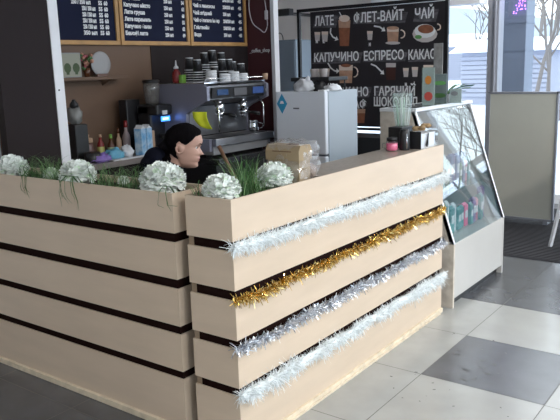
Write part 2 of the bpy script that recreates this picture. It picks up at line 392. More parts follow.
tinsel('tinsel_garland', 'lumpy white tinsel garland, lowest of the four on the counter', .266, .252, 11000, .034, .0015, [M['tin_w'], tin_w2], 6, .019, 0, .85, .6, 4, .015)

# ------------------------------------------------------------------ flowers and grass
def petal(k, c, n_, l, w, cup):
    n_ = n_.normalized(); a = n_.cross(Vector((0, 0, 1)));
    if a.length < .1: a = Vector((1, 0, 0))
    a.normalize(); b = a.cross(n_).normalized()
    rows = []
    for q, (u, ww) in enumerate(((0, .35), (.4, .95), (.75, 1.0), (1.0, .55))):
        p = c + n_ * l * u + b * (cup * l * u * u)
        rows.append([k.bm.verts.new(p + a * w * ww * s_ + n_ * (.12 * l * abs(s_)) * 1 - b * (abs(s_) * w * .3)) for s_ in (-1, 0, 1)])
    for q in range(3):
        for s_ in range(2):
            f = k.bm.faces.new((rows[q][s_], rows[q][s_ + 1], rows[q + 1][s_ + 1], rows[q + 1][s_])); f.smooth = True; f.material_index = k.mi
def flower(x, y, z, r, label, seed, sq=.75, npet=420, mats=None, wide=(1, 1)):
    r *= 1.03; z -= .007
    rr = random.Random(seed); zb = 1.015
    t = thing('artificial_flower', label, 'flower', (x, y, zb), 0, 'white artificial flowers in the planters')
    h = z - zb
    k = MB(); k.tube([(0, 0, 0), (.004, 0, h * .5), (0, 0, h)], .004, 6); k.build('stem', M['stem'], t)
    k = MB(); k.mi = 1; k.mi = 0; k.ball((0, 0, h), r * .74, (wide[0], wide[1], sq), 16, 10, .1, seed)
    for i in range(npet):
        zz = 1 - 1.35 * (i + .5) / npet; ph = i * 2.39996 + rr.uniform(-.2, .2); q = sqrt(max(0, 1 - zz * zz))
        d = Vector((q * cos(ph), q * sin(ph), zz)); d2 = (d + Vector((rr.uniform(-.45, .45), rr.uniform(-.45, .45), rr.uniform(-.2, .4)))).normalized()
        c = Vector((d.x * r * .68 * wide[0], d.y * r * .68 * wide[1], h + d.z * r * .68 * sq))
        k.mi = 1 if rr.random() < .12 else 0
        petal(k, c, d2, r * .26 * rr.uniform(.75, 1.2), r * .15, rr.uniform(-.6, .7))
    k.build('bloom', mats or [M['petal'], M['petalg']], t, fix=False)
    k = MB()
    for i in range(5):
        a = i * 1.3 + rr.random(); k.mi = 0
        petal(k, Vector((0, 0, h * .4)), Vector((cos(a), sin(a), .25)), min(.06, .085 - .0), .011, -.2)
    k.build('leaves', M['leaf2'], t, fix=False)
flower(-3.245, 2.035, 1.058, .085, 'large white flower at the far left end of the long planter', 1, .8, wide=(1.0, 1))
flower(-2.700, 2.030, 1.062, .086, 'large white flower in front of the white kiosk post', 2, .8, wide=(1.05, 1))
flower(-2.915, 2.035, 1.050, .040, 'small greenish white bud between the two leftmost large flowers', 3, .9, 150, [M['petalg'], M['petal']])
flower(-2.385, 2.035, 1.055, .028, 'small white bud in the grass left of the biggest flower', 4, .9, 120)
flower(-2.130, 2.030, 1.072, .100, 'biggest white flower, at the right end of the long planter', 5, .78, 560, wide=(1.0, 1))
flower(-1.785, 2.010, 1.068, .075, 'white flower at the near corner of the tinselled counter', 6, .85, 380, wide=(1.05, 1.05))
flower(-1.790, 2.360, 1.062, .082, 'white flower in front of the cardboard box', 7, .8, wide=(1, 1.15))
def grass(x, y, n, hgt, spread, label, seed, lx=.1, ly=.06, ms=('leaf', 'leaf2'), droop=.5, wd=.0016, face_y=None):
    rr = random.Random(seed); k = MB()
    for i in range(n):
        ox, oy = rr.uniform(-lx, lx), rr.uniform(-ly, ly)
        a = rr.uniform(0, 2 * pi); sp = spread * rr.uniform(.2, 1); hh = hgt * 1.15 * rr.uniform(.45, 1.05); d = Vector((cos(a), sin(a), 0))
        w = Vector((-d.y, d.x, 0)) * wd * rr.uniform(.7, 1.3); pv = None; k.mi = 0 if rr.random() < .6 else 1
        for q in range(7):
            u = q / 6; p = Vector((ox, oy, 0)) + d * sp * (u ** 1.6) + Vector((0, 0, hh * (u - droop * u ** 3 * 1.0)))
            ww = w * (1 - u * .85); a_, b_ = k.bm.verts.new(p - ww), k.bm.verts.new(p + ww)
            if pv: k.bm.faces.new((pv[0], pv[1], b_, a_)).material_index = k.mi
            pv = (a_, b_)
    o = k.build('artificial_grass_tuft', [M[ms[0]], M[ms[1]]], None, fix=False); o.location = (x, y, 1.015)
    return tag(o, label, 'artificial grass', 'grass tufts in the planters')
grass(-3.06, 2.035, 60, .17, .22, 'thin grass tuft right of the leftmost large flower', 1, .06, .05)
grass(-2.90, 2.035, 100, .18, .18, 'dense green grass tuft around the small greenish bud', 2, .07, .05)
grass(-2.50, 2.035, 90, .16, .20, 'dark grass tuft right of the flower by the white post', 3, .08, .05)
grass(-2.32, 2.035, 80, .16, .20, 'dark grass tuft left of the biggest flower', 4, .06, .05)
grass(-3.42, 2.035, 50, .12, .09, 'grass tuft behind the leftmost flower at the picture edge', 5, .1, .05)
def hang(x0, n, lo, hi, spread, label, seed, front=0, m='stem'):
    rr = random.Random(seed); k = MB()
    for i in range(n):
        x = x0 + rr.uniform(-spread, spread); dr = rr.uniform(-.07, .09); bot = rr.uniform(lo, hi); out = rr.uniform(.008, .03)
        P = [Vector((x, LY + .07, 1.02)), Vector((x + dr * .15, LY + .035, 1.065)), Vector((x + dr * .3, LY + .005, 1.072)), Vector((x + dr * .5, LY - out, 1.05)), Vector((x + dr * .75, LY - out - .004, 1.0)), Vector((x + dr * .9, LY - out * .8, (1.0 + bot) / 2)), Vector((x + dr + rr.uniform(-.02, .04), LY - out * .5, bot))]
        k.tube(P, [.0016, .0016, .0015, .0014, .0012, .001, .0005], 4, cap=False)
    o = k.build('artificial_grass_tuft', M[m], None, fix=False); return tag(o, label, 'artificial grass', 'grass tufts in the planters')
hang(-2.66, 8, .88, .97, .08, 'few long curved blades hanging over the planter board below the post flower', 6)
hang(-2.93, 5, .92, .98, .03, 'few wispy blades hanging over the planter board below the small bud', 16)
hang(-2.02, 3, .97, 1.0, .02, 'two or three short blades hanging over the board near the planter corner', 17)
grass(-2.13, 1.975, 16, .20, .14, 'long thin blades arching over the biggest flower', 7, .03, .02, droop=.6)
grass(-1.79, 2.15, 110, .20, .17, 'tall spiky green grass tuft between the two corner flowers', 8, .04, .05, wd=.0022, droop=.3)
grass(-1.78, 2.27, 80, .12, .15, 'low green grass in front of the cardboard box flower', 9, .05, .10, droop=.6)
grass(-1.86, 1.97, 18, .15, .12, 'loose blades at the gap between the two planters', 10, .02, .02, droop=.7)
grass(-3.12, 2.06, 12, .17, .26, 'tall thin dry blades rising against the dark panel', 12, .1, .02, droop=.45, wd=.001)

# box in cellophane at the end of the trough
t = thing('gift_box', 'brown cardboard gift box wrapped in clear cellophane behind the corner flowers', 'box', (-1.79, 2.515, 1.015))
k = MB()
k.prism([(-.085, -.085, .0), (.085, -.085, .0), (.085, .0, .0), (-.085, .0, 0)], (0, 0, .11)); k.build('box_body', M['card'], t)
k = MB(); k.mi = 0
lid = [(-.092, .11), (-.092, .152), (-.078, .176), (-.005, .176), (.008, .152), (.008, .11)]
k.prism([(-.09, y_, z_) for y_, z_ in lid], (.18, 0, 0)); k.mi = 1; k.box((-.05, -.0945, .148), (.05, -.091, .152)); k.box((.0, -.06, .1755), (.06, -.02, .1775)); k.build('box_lid', [M['card'], M['cardd']], t)
k = MB()
for i in range(3): k.ball((.05 - i * .02, .04 + i * .006, .045), .036, (1, .8, 1.1), 12, 8, .4, i)
k.build('kraft_filling', M['kraft'], t)
k = MB(); rr = random.Random(5)
g_ = bmesh.ops.create_icosphere(k.bm, subdivisions=4, radius=1)
for v in g_['verts']:
    d = v.co.normalized(); m_ = max(abs(d.x), abs(d.y), abs(d.z)); q = d / m_ ** .75
    n2 = noise.noise(d * 5) * .10 + noise.noise(d * 13) * .05
    v.co = Vector((q.x * .096 * (1 + n2), -.005 + q.y * .088 * (1 + n2), max(.004, .095 + q.z * .098 * (1 + n2))))
k.build('cellophane_wrap', M['cello'], t)

# ------------------------------------------------------------------ menu boards
def menu(yc, w, z0, z1, cols, label):
    t = thing('menu_board', label, 'menu board', (WX, yc, z0), 0, 'framed menu boards above the back counter')
    h = z1 - z0; fw = .032
    k = MB(); k.box((.004, -w / 2 + fw * .6, fw * .6), (.016, w / 2 - fw * .6, h - fw * .6)); k.build('panel', M['board'], t)
    k = MB()
    k.box((0, -w / 2, 0), (.03, w / 2, fw), .003); k.box((0, -w / 2, h - fw), (.03, w / 2, h), .003)
    k.box((0, -w / 2, fw), (.03, -w / 2 + fw, h - fw), .003); k.box((0, w / 2 - fw, fw), (.03, w / 2, h - fw), .003)
    k.build('frame', M['oak'], t)
    items = []
    for (s_, yy, zz, wd) in cols: items.append((s_, .040, MX(.0185, yy, zz), .0018, wd))
    join_text(items, M['print_w'], t, 'menu_text')
b1 = []; rows = [('Американо', ), ('Еспресо', ), ('Лате', ), ('Капучино', ), ('Флет-вайт', ), ('Мокачино', )]
zz = .94
L1 = ['', 'КАВА', '', '', '', '', '', '', '', 'НАПОЇ', '', '', '', '']
for i in range(22):
    z = .965 - i * .0425
    if z < .05: break
    j = 22 - i
    b1.append(('250 / 350 мл' if i % 7 else '350 мл', -.04 if i < 17 else .05, z, .17 if i < 17 else .12)); b1.append(('55', .20, z, .035)); b1.append(('60', .25, z, .035))
    if i % 4 == 1: b1.append(('КАВА' if i < 12 else 'НАПОЇ', -.30, z, .13))
b2 = []
for i, s_ in enumerate(['Американо', 'Еспресо', 'Допіо', 'Капучино', 'Лате', 'Флет-вайт', 'Мокачино', 'Какао', 'Глясе', 'Гарячий шоколад', 'Чай зелений', 'Раф арахіс', 'Раф кава', 'Капучино міксто', 'Лате груша', 'Лате карамель', 'Капучино банан', 'Банофі лате']):
    z = .96 - i * .0525 + .01
    b2.append((s_, -.32, z, min(.27, .021 * len(s_)))); b2.append(('250 мл', .10, z - .008, .09)); b2.append((str(50 + (i * 7) % 20), .30, z - .01, .03))
b3 = []
for i, s_ in enumerate(['Лимонад', 'Мохіто', 'Фрапе', 'Айс лате', 'Айс кава', 'Бабл ті', 'Чай чорний', 'Чай зелений', 'Ігрис чай', 'Цикорій', 'Какао', 'Чай з лимоном', 'Чай ягідний', 'Чай облепиха імбир', 'Глінтвейн', 'Вода']):
    z = .97 - i * .0600 + .01
    b3.append((s_, -.32, z, min(.33, .021 * len(s_)))); b3.append(('250/350 мл' if i % 3 else '350 мл', .06, z, .15 if i % 3 else .1)); b3.append(('45', .27, z, .045))
menu(3.26, .752, 1.725, 2.72, b1, 'left menu board with white price list, next to the white post')
menu(4.022, .752, 1.725, 2.72, b2, 'middle menu board with white price list in a wooden frame')
menu(4.784, .752, 1.725, 2.72, b3, 'right menu board with white price list, next to the maroon wall')

# shelf under the left board
t = thing('wall_shelf', 'narrow brown wooden shelf on the wall below the left menu board', 'shelf')
box('shelf_board', (WX, 2.85, 1.475), (WX + .14, 3.60, 1.498), M['wall_k'], t, .002)
for y in (3.0, 3.45):
    k = MB(); k.prism([(WX, y, 1.475), (WX + .09, y, 1.475), (WX, y, 1.43)], (0, .012, 0)); k.build('bracket', M['wall_k'], t)
t = thing('framed_picture', 'small light picture with two dark plants standing on the shelf', 'picture', (WX + .07, 3.135, 1.498))
box('picture_frame', (-.01, -.085, 0), (.0, .085, .17), M['grey'], t, .002); box('picture_card', (0, -.078, .006), (.003, .078, .164), mat('picture_paper', (.30, .30, .24), .7), t)
k = MB()
for yy in (-.035, .038):
    k.prism([(.0032, yy + .03 * cos(a) * (1 if cos(a) > 0 else 1), .065 + .035 * sin(a)) for a in [q * pi / 5 for q in range(10)]], (.001, 0, 0)); k.box((.0032, yy - .012, .02), (.0042, yy + .012, .035))
k.build('plant_print', mat('print_plant', (.06, .09, .04), .7), t)
t = thing('small_bouquet', 'small pink bouquet standing on the shelf between picture and plate', 'flowers', (WX + .07, 3.265, 1.498))
k = MB(); k.lathe([(.018, 0), (.028, .06)], n=12); k.build('pot', M['brown'], t)
k = MB(); rr = random.Random(3)
for i in range(24):
    k.mi = i % 3; k.ball((rr.uniform(-.03, .03), rr.uniform(-.035, .035), rr.uniform(.06, .16)), rr.uniform(.008, .016), seg=8, rings=5)
k.build('blossoms', [mat('dusty_pink', (.40, .10, .12), .7), M['leaf'], mat('dull_peach', (.45, .22, .15), .7)], t)
t = thing('display_plate', 'round grey plate standing upright on the shelf', 'plate', (WX + .06, 3.40, 1.498))
k = MB(); k.lathe([(.055, 0), (.085, .012), (.09, .016), (.088, .019), (.05, .008)], (-.01, 0, .09), 28, 'x'); k.build('plate', mat('plate_grey', (.30, .29, .29), .35), t)
k = MB(); k.box((-.02, -.05, 0), (.02, .05, .006)); k.box((.012, -.05, .006), (.018, .05, .02)); k.build('plate_stand', M['brown'], t)

# ------------------------------------------------------------------ back counter
t = thing('back_counter', 'dark back counter along the menu wall with grey top', 'counter')
box('cabinet', (WX + .03, 2.68, 0), (-3.80, 3.74, .88), M['dpanel'], t); box('counter_top', (WX + .03, 2.67, .88), (-3.76, 3.74, .92), mat('grey_brown_top', (.21, .18, .17), .3, var=.1), t, .003)
k = MB(); k.box((-3.80, 3.0, .1), (-3.795, 3.004, .86)); k.box((-3.80, 3.37, .1), (-3.795, 3.374, .86)); k.build('door_gap', M['recess'], t)
t = thing('machine_counter', 'black low counter standing under the espresso machine', 'counter')
box('cabinet', (WX + .03, 3.745, 0), (-3.36, 5.14, .84), M['black'], t); box('counter_top', (WX + .03, 3.742, .84), (-3.33, 5.14, .88), mat('black_top', (.02, .02, .023), .25), t, .003)
k = MB(); k.box((-3.36, 4.3, .08), (-3.355, 4.304, .82)); k.box((-3.355, 4.1, .5), (-3.34, 4.25, .515), .003); k.build('door_handle', M['grey'], t)

# ------------------------------------------------------------------ espresso machine   (front faces +x)
mt = thing('espresso_machine', 'two group steel and lilac-grey espresso machine piled with cups', 'coffee machine', (0, 0, 0))
MX0, MX1, MY0, MY1 = -4.02, -3.42, 3.768, 4.50
k = MB()
prof = [(-4.02, .93), (-4.02, 1.40), (-3.98, 1.425), (-3.50, 1.425), (-3.44, 1.40), (-3.44, 1.30), (-3.60, 1.235), (-3.66, 1.20), (-3.66, 1.02), (-3.44, 1.02), (-3.44, .93)]
k.prism([(x, MY0, z) for x, z in prof], (0, .028, 0)); k.build('side_panel', M['lilac'], mt)
k = MB(); k.prism([(x, MY1 - .028, z) for x, z in prof], (0, .028, 0)); k.build('side_panel', M['lilac'], mt)
k = MB(); k.box((-4.01, MY0 + .028, .94), (-3.67, MY1 - .028, 1.40)); k.build('rear_body', M['blackm'], mt)
k = MB(); k.box((-3.665, MY0 + .03, 1.03), (-3.655, MY1 - .03, 1.25)); k.build('backsplash', M['steel'], mt)
k = MB(); k.prism([(x, MY0 + .028, z) for x, z in [(-3.67, 1.255), (-3.46, 1.305), (-3.452, 1.405), (-3.50, 1.42), (-3.67, 1.42)]], (0, MY1 - MY0 - .056, 0)); k.build('head_unit', M['steel'], mt)
fp = k = MB(); k.prism([(x, MY0 + .06, z) for x, z in [(-3.456, 1.312), (-3.444, 1.312), (-3.438, 1.392), (-3.450, 1.392)]], (0, MY1 - MY0 - .12, 0)); pan = k.build('control_panel', M['black'], mt)
def dsp(y0, y1, z0, z1, m, nm='display'): return box(nm, (-3.442, y0, z0), (-3.435, y1, z1), m, pan)
dsp(3.88, 4.0, 1.335, 1.375, mat('dim_blue_screen', (.01, .02, .05), .2, emit=(.1, .3, .8), es=.08)); dsp(4.07, 4.22, 1.325, 1.38, mat('brand_plate', (.12, .12, .13), .3), 'badge')
dsp(4.30, 4.43, 1.33, 1.38, mat('dim_blue_screen_b', (.01, .02, .05), .2, emit=(.15, .3, .9), es=.12)); dsp(4.445, 4.47, 1.33, 1.36, M['steel'], 'switch_key')
k = MB(); k.box((-4.0, MY0 + .01, 1.422), (-3.47, MY1 - .01, 1.43)); k.tube([(-3.47, MY0 + .02, 1.43), (-3.47, MY0 + .02, 1.455), (-3.47, MY1 - .02, 1.455), (-3.47, MY1 - .02, 1.43)], .004, 6); k.build('cup_rail', M['chrome'], mt)
k = MB(); k.box((-3.655, MY0 + .03, .965), (-3.40, MY1 - .0, 1.02), .004); k.mi = 1; k.box((-3.65, MY0 + .05, 1.02), (-3.43, MY1 - .05, 1.024))
k.build('drip_tray', [M['steel'], M['black']], mt)
box('front_plinth', (-3.66, MY0 + .03, .90), (-3.43, MY1 - .03, .965), M['grey'], mt, .004)
for x in (-3.98, -3.5):
    for y in (MY0 + .06, MY1 - .06): k = MB(); k.lathe([(.025, .88), (.02, .94)], (x, y, 0), 12); k.build('foot', M['black'], mt)
for gy in (4.0, 4.28):
    k = MB(); k.lathe([(.032, 0), (.038, .01), (.038, .05), (.03, .07)], (-3.53, gy, 1.205), 20); k.lathe([(.02, 0), (.02, .02)], (-3.53, gy, 1.27), 12); gh = k.build('group_head', M['chrome'], mt)
    k = MB(); k.lathe([(.028, 0), (.034, .006), (.034, .03)], (-3.53, gy, 1.175), 18); k.mi = 1; k.tube([(-3.50, gy, 1.19), (-3.44, gy + .01, 1.185), (-3.38, gy + .02, 1.175)], [.008, .012, .014], 10)
    k.mi = 0; k.tube([(-3.53, gy - .015, 1.175), (-3.53, gy - .015, 1.15)], .007, 8); k.tube([(-3.53, gy + .015, 1.175), (-3.53, gy + .015, 1.15)], .007, 8); k.build('portafilter', [M['chrome'], M['black']], gh)
for sy in (3.90, 4.44):
    k = MB(); k.tube([(-3.50, sy, 1.30), (-3.45, sy, 1.24), (-3.45, sy, 1.12), (-3.46, sy + .005, 1.06)], .006, 8); k.build('steam_wand', M['chrome'], mt)
k = MB(); k.lathe([(.035, 0), (.04, .01), (.034, .05), (.03, .075), (.034, .085)], (-3.55, 4.43, 1.024), 18, cap=True); k.tube([(-3.52, 4.455, 1.09), (-3.49, 4.47, 1.08), (-3.49, 4.47, 1.05), (-3.515, 4.455, 1.04)], .004, 6)
tag(k.build('milk_jug', M['chrome']), 'small steel milk jug standing on the drip tray', 'jug')
k = MB()
n_ = 12
for i in range(n_):
    for j in range(6):
        pass
pts = {}
for i in range(9):
    for j in range(9):
        u, v = i / 8, j / 8
        pts[i, j] = Vector((-3.585 + .135 * u + .035 * v * v + .012 * v, 3.762 - .012 * sin(v * 3) - .01 * sin(u * 6), 1.222 - .09 * v - .035 * sin(u * pi * .6) * v * v))
vs = {q: k.bm.verts.new(p) for q, p in pts.items()}; vs2 = {q: k.bm.verts.new(p + Vector((0, .003, 0))) for q, p in pts.items()}
for i in range(8):
    for j in range(8):
        k.bm.faces.new((vs[i, j], vs[i + 1, j], vs[i + 1, j + 1], vs[i, j + 1])).smooth = True
        k.bm.faces.new((vs2[i, j + 1], vs2[i + 1, j + 1], vs2[i + 1, j], vs2[i, j])).smooth = True
ring = [(i, 0) for i in range(8)] + [(8, j) for j in range(8)] + [(i, 8) for i in range(8, 0, -1)] + [(0, j) for j in range(8, 0, -1)]
for a in range(len(ring)):
    p, q = ring[a], ring[(a + 1) % len(ring)]; k.bm.faces.new((vs[q], vs[p], vs2[p], vs2[q]))
tag(k.build('cleaning_cloth', M['yel']), 'bright yellow-green cloth hanging at the left corner of the espresso machine', 'cloth')

# cups on the machine
def make_cup(h=.095, r=.038):
    t = thing('paper_cup', '', 'cup')
    k = MB(); k.lathe([(r, .004), (r * .74, h - .004), (r * .74, h - .001)], n=16); k.build('cup_wall', M['black'], t)
    k = MB(); k.lathe([(r * .98, 0), (r * 1.07, .001), (r * 1.07, .005), (r * .99, .006)], n=16); k.build('white_rim', M['whiteg'], t)
    k = MB(); k.lathe([(r * .76, h - .005), (r * .78, h), (r * .70, h + .001)], n=16); k.build('base_ring', M['whiteg'], t)
    return t
# nested stacks, mouth down
stacks = [(-3.66, 3.92, 5, 'leftmost front'), (-3.58, 4.02, 2, 'low front'), (-3.60, 4.13, 5, 'front middle'), (-3.62, 4.235, 5, 'front right'), (-3.56, 4.31, 3, 'rightmost front'),
 (-3.74, 4.085, 8, 'tall left rear'), (-3.75, 4.19, 9, 'tallest rear'), (-3.75, 4.295, 8, 'rear right'), (-3.80, 3.98, 6, 'rear left'), (-3.72, 4.40, 4, 'rear rightmost')]
proto = make_cup(); first = True
for x, y, n, nm in stacks:
    for q in range(n):
        o = proto if first else copy_tree(proto); first = False
        o.location = (x, y, 1.4305 + q * .018); o.rotation_euler = (0, 0, R.uniform(0, 6))
        o['label'] = ('upturned black paper cup topmost of the %s stack on the machine' if q == n - 1 else 'upturned black paper cup nested in the %s stack on the machine') % nm
        o['group'] = 'black paper cups on the machine, %s stack' % nm
lp = MB(); lp.lathe([(.042, 0), (.043, .004), (.040, .010), (.036, .014), (.035, .012), (.0, .011)][:5], n=18); lid0 = lp.build('cup_lid', M['whiteg'])
first = True
for (x, y, n, nm) in [(-3.53, 3.925, 6, 'leftmost'), (-3.50, 4.045, 4, 'second'), (-3.50, 4.15, 5, 'third'), (-3.505, 4.26, 4, 'rightmost')]:
    for q in range(n):
        o = lid0 if first else lid0.copy()
        if not first: C.objects.link(o)
        first = False; o.location = (x, y, 1.4305 + q * .0145)
        tag(o, 'white cup lid in the %s low stack on the machine front edge' % nm, 'lid', 'white cup lids on the machine, %s stack' % nm)
k = MB(); 
for i in range(2): k.box((-3.55 + i * .03, 3.80 + i * .004, 1.4305 + i * .004), (-3.455 + i * .01, 3.87, 1.434 + i * .006), .001)
tag(k.build('napkin_stack', M['paper']), 'thin pile of white napkins on the left front of the machine top', 'napkins')
# syrup bottle and green box on the left rear of the machine
t = thing('pump_bottle', 'dark red syrup bottle with a white pointed nozzle, left of the cup stacks', 'bottle', (-3.88, 3.915, 1.4305))
k = MB(); k.lathe([(.028, 0), (.032, .01), (.032, .075), (.016, .10), (.014, .105)], n=16); k.build('bottle_body', M['red'], t)
k = MB(); k.lathe([(.02, .105), (.02, .118), (.009, .13), (.004, .17)], n=12); k.build('nozzle', M['whiteg'], t)
k = MB(); k.box((-3.76, 3.815, 1.4305), (-3.725, 3.86, 1.49), .004); k.mi = 0
tag(k.build('tea_tin', M['green']), 'small lime green box beside the red pump bottle', 'box')
k = MB(); k.lathe([(.018, 0), (.022, .04), (.020, .05)], (-3.46, 4.49, 1.4305), 12); tag(k.build('shot_glass', M['tan']), 'tiny beige cup at the right end of the machine top', 'cup')

# grinder
t = thing('coffee_grinder', 'black coffee grinder with smoky hopper and lit blue display', 'coffee grinder', (-3.90, 3.69, .92))
k = MB(); k.box((-.13, -.075, 0), (.13, .075, .04), .01); k.box((-.12, -.08, .04), (.02, .08, .36), .02); k.box((-.12, -.08, .28), (.1, .08, .36), .015); k.build('grinder_body', M['black'], t)
k = MB(); k.lathe([(.045, .36), (.052, .38), (.062, .47), (.062, .52)], (-.03, 0, 0), 20); k.build('hopper', M['smoke'], t)
k = MB(); k.lathe([(.065, .52), (.065, .536), (.05, .542)], (-.03, 0, 0), 20); k.build('hopper_lid', M['black'], t)
k = MB(); k.lathe([(.03, .1), (.034, .11), (.034, .14)], (.08, 0, 0), 14); k.tube([(.10, 0, .13), (.17, 0, .125)], .01, 8); k.build('portafilter_fork', M['blackm'], t)
box('display', (.1, -.045, .235), (.104, .045, .272), M['screen'], t); dd = box('white_tag', (.1, -.03, .285), (.104, .02, .315), M['paper'], t)
k = MB()
for i in range(5): k.box((.104, -.03 + i * .012, .246), (.1055, -.022 + i * .012, .262))
k.build('display_digits', M['scr_w'], t)
t = thing('tamper_stand', 'black dispenser box with pale paper holder left of the grinder', 'dispenser', (-4.07, 3.60, .92))
k = MB(); k.box((-.06, -.07, 0), (.03, .07, .40), .01); k.build('dispenser_body', M['black'], t)

# items on the back counter
def bottle(loc, label, body, cap, h, r, cap_h=.03, lab=None, name='sauce_bottle', cat='bottle'):
    t = thing(name, label, cat, loc)
    k = MB(); k.lathe([(r * .9, 0), (r, .008), (r, h * .62), (r * .85, h * .72), (r * .4, h * .86), (r * .38, h)], n=16); k.build('bottle_body', body, t)
    k = MB(); k.lathe([(r * .45, h), (r * .48, h + cap_h * .3), (r * .38, h + cap_h)], n=12); k.build('cap', cap, t)
    if lab: k = MB(); k.lathe([(r * 1.01, h * .15), (r * 1.01, h * .55)], n=16, cap=False); k.build('paper_label', lab, t)
    return t
bottle((-4.02, 3.245, .92), 'dark red bottle with yellow label left of the green capped one', M['red'], M['tan'], .15, .026, .02, M['ylab'])
bottle((-3.96, 3.29, .92), 'bottle with a pale green neck between the red bottle and the plastic bags', M['brown'], M['green'], .14, .026, .03, mat('pale_green', (.35, .48, .3), .5))
bottle((-4.02, 3.49, .92), 'tall white squeeze bottle with dark red cap beside the milk cartons', mat('squeeze_white', (.42, .33, .32), .4), M['red'], .20, .030, .05)
bottle((-4.05, 3.44, .92), 'slim brownish bottle behind the squeeze bottle', M['tan'], M['brown'], .16, .022, .04)
t = thing('storage_jar', 'short jar with dusty pink lid between the dark dispenser and the red bottle', 'jar', (-4.05, 3.15, .92))
k = MB(); k.lathe([(.04, 0), (.045, .01), (.045, .10), (.035, .12)], n=18); k.build('jar_body', mat('mauve_glass', (.16, .09, .08), .25), t)
k = MB(); k.lathe([(.04, .12), (.042, .125), (.04, .15), (.015, .155), (.02, .175)], n=18); k.build('jar_lid', M['tan'], t)
t = thing('syrup_dispenser', 'tall black dispenser with a grey bag on top next to the white post', 'dispenser', (-4.02, 3.045, .92))
k = MB(); k.box((-.06, -.055, 0), (.06, .055, .26), .008); k.build('dispenser_body', M['black'], t)
k = MB(); k.ball((0, 0, .32), .06, (.9, .85, 1.1), 14, 10, .35, 4); k.build('grey_bag', mat('grey_plastic_bag', (.22, .22, .21), .4), t)
k = MB(); k.lathe([(.03, 0), (.03, .03), (.012, .05), (.012, .06)], (0, 0, .37), 12); k.build('spout', M['blackm'], t)
k = MB(); k.lathe([(.05, 0), (.055, .01), (.055, .07)], (-3.88, 3.05, .92), 18); tag(k.build('dark_tub', M['black']), 'low black round tub on the counter beside the white post', 'tub')
def carton(x, y, rz, label):
    t = thing('milk_carton', label, 'carton', (x, y, .92), rz, 'blue and white milk cartons')
    k = MB(); k.box((-.032, -.028, 0), (.032, .028, .195), .002); k.build('carton_body', M['milk'], t)
    k = MB(); k.prism([(-.031, -.028, .195), (-.031, .028, .195), (-.031, 0, .215)], (.062, 0, 0)); k.box((-.031, -.002, .213), (.031, .002, .222)); k.build('gable_top', M['paper'], t)
carton(-3.86, 3.482, .2, 'left blue and white milk carton beside the squeeze bottle')
carton(-3.86, 3.545, .1, 'right blue and white milk carton beside the brown packet')
k = MB(); k.box((-.03, -.02, 0), (.03, .02, .17), .004); o = k.build('coffee_packet', M['tan']); o.location = (-3.88, 3.60, .92); tag(o, 'slim brown packet right of the milk cartons', 'packet')
def blob(name, label, cat, loc, sc, m, seed, grp=None, jit=.4):
    k = MB(); k.ball((0, 0, 0), 1, (1, 1, 1), 24, 14, jit, seed)
    lo = min(v.co.z for v in k.bm.verts)
    for v in k.bm.verts:
        n2 = 1 + .28 * noise.noise(v.co * 3 + Vector((seed, 1, 2)))
        v.co = Vector((v.co.x * sc[0] * n2, v.co.y * sc[1] * n2, max((v.co.z + .45) * sc[2] * n2, 0)))
    o = k.build(name, m); o.location = loc; return tag(o, label, cat, grp)
blob('purple_packet', 'crumpled purple packet lying at the front edge of the back counter', 'packet', (-3.86, 3.10, .92), (.06, .085, .04), M['purple'], 1)
blob('plastic_bag', 'crumpled light blue plastic bag in front of the sauce bottles', 'bag', (-3.90, 3.26, .92), (.07, .07, .045), M['ltblue'], 2)
blob('plastic_bag', 'crumpled white plastic bag in front of the milk cartons', 'bag', (-3.90, 3.375, .92), (.05, .05, .055), M['paper'], 3)
k = MB(); 
for i in range(5): k.box((-3.83 + i * .004, 3.16 - i * .006, .9202 + i * .0016), (-3.775 + i * .001, 3.42 + i * .01, .9216 + i * .0016))
tag(k.build('paper_sheets', M['paper']), 'few white paper sheets lying on the counter edge before the purple packet', 'paper')

# ------------------------------------------------------------------ fridge
t = thing('refrigerator', 'silver-white fridge freezer with a blue diamond sticker', 'fridge')
fx0, fx1, fy0, fy1, fz = -3.312, -2.85, 4.42, 4.90, 1.335
box('fridge_body', (fx0, fy0 + .05, .03), (fx1, fy1, fz), M['fridge2'], t, .006)
d1 = box('door', (fx0, fy0, .86), (fx1, fy0 + .045, fz), M['fridge'], t, .008)
d2 = box('freezer_door', (fx0, fy0, .06), (fx1, fy0 + .045, .845), M['fridge'], t, .008)
box('handle_groove', (fx0 + .01, fy0 + .012, .845), (fx1 - .01, fy0 + .045, .86), M['gasket'], t)
k = MB(); c_ = (fx0 + .063, 1.243); k.prism([(c_[0] - .05, fy0 - .0012, c_[1]), (c_[0], fy0 - .0012, c_[1] - .078), (c_[0] + .05, fy0 - .0012, c_[1]), (c_[0], fy0 - .0012, c_[1] + .078)], (0, .001, 0)); st = k.build('diamond_sticker', M['sticker'], d1)
k = MB(); k.prism([(c_[0] + .02 * cos(a), fy0 - .0024, c_[1] + .025 * sin(a)) for a in [q * pi / 3 for q in range(4)]], (0, .001, 0)); k.build('sticker_print', M['print_w'], d1)
box('badge', (fx0 + .17, fy0 - .002, 1.203), (fx0 + .225, fy0 - .0002, 1.213), M['gasket'], d1)
for x in (fx0 + .05, fx1 - .05):
    for y in (fy0 + .08, fy1 - .05): k = MB(); k.lathe([(.02, 0), (.02, .035)], (x, y, 0), 10); k.build('foot', M['black'], t)
box('hinge', (fx1 - .07, fy0 + .01, fz), (fx1 - .01, fy0 + .08, fz + .012), M['whiteg'], t, .003)
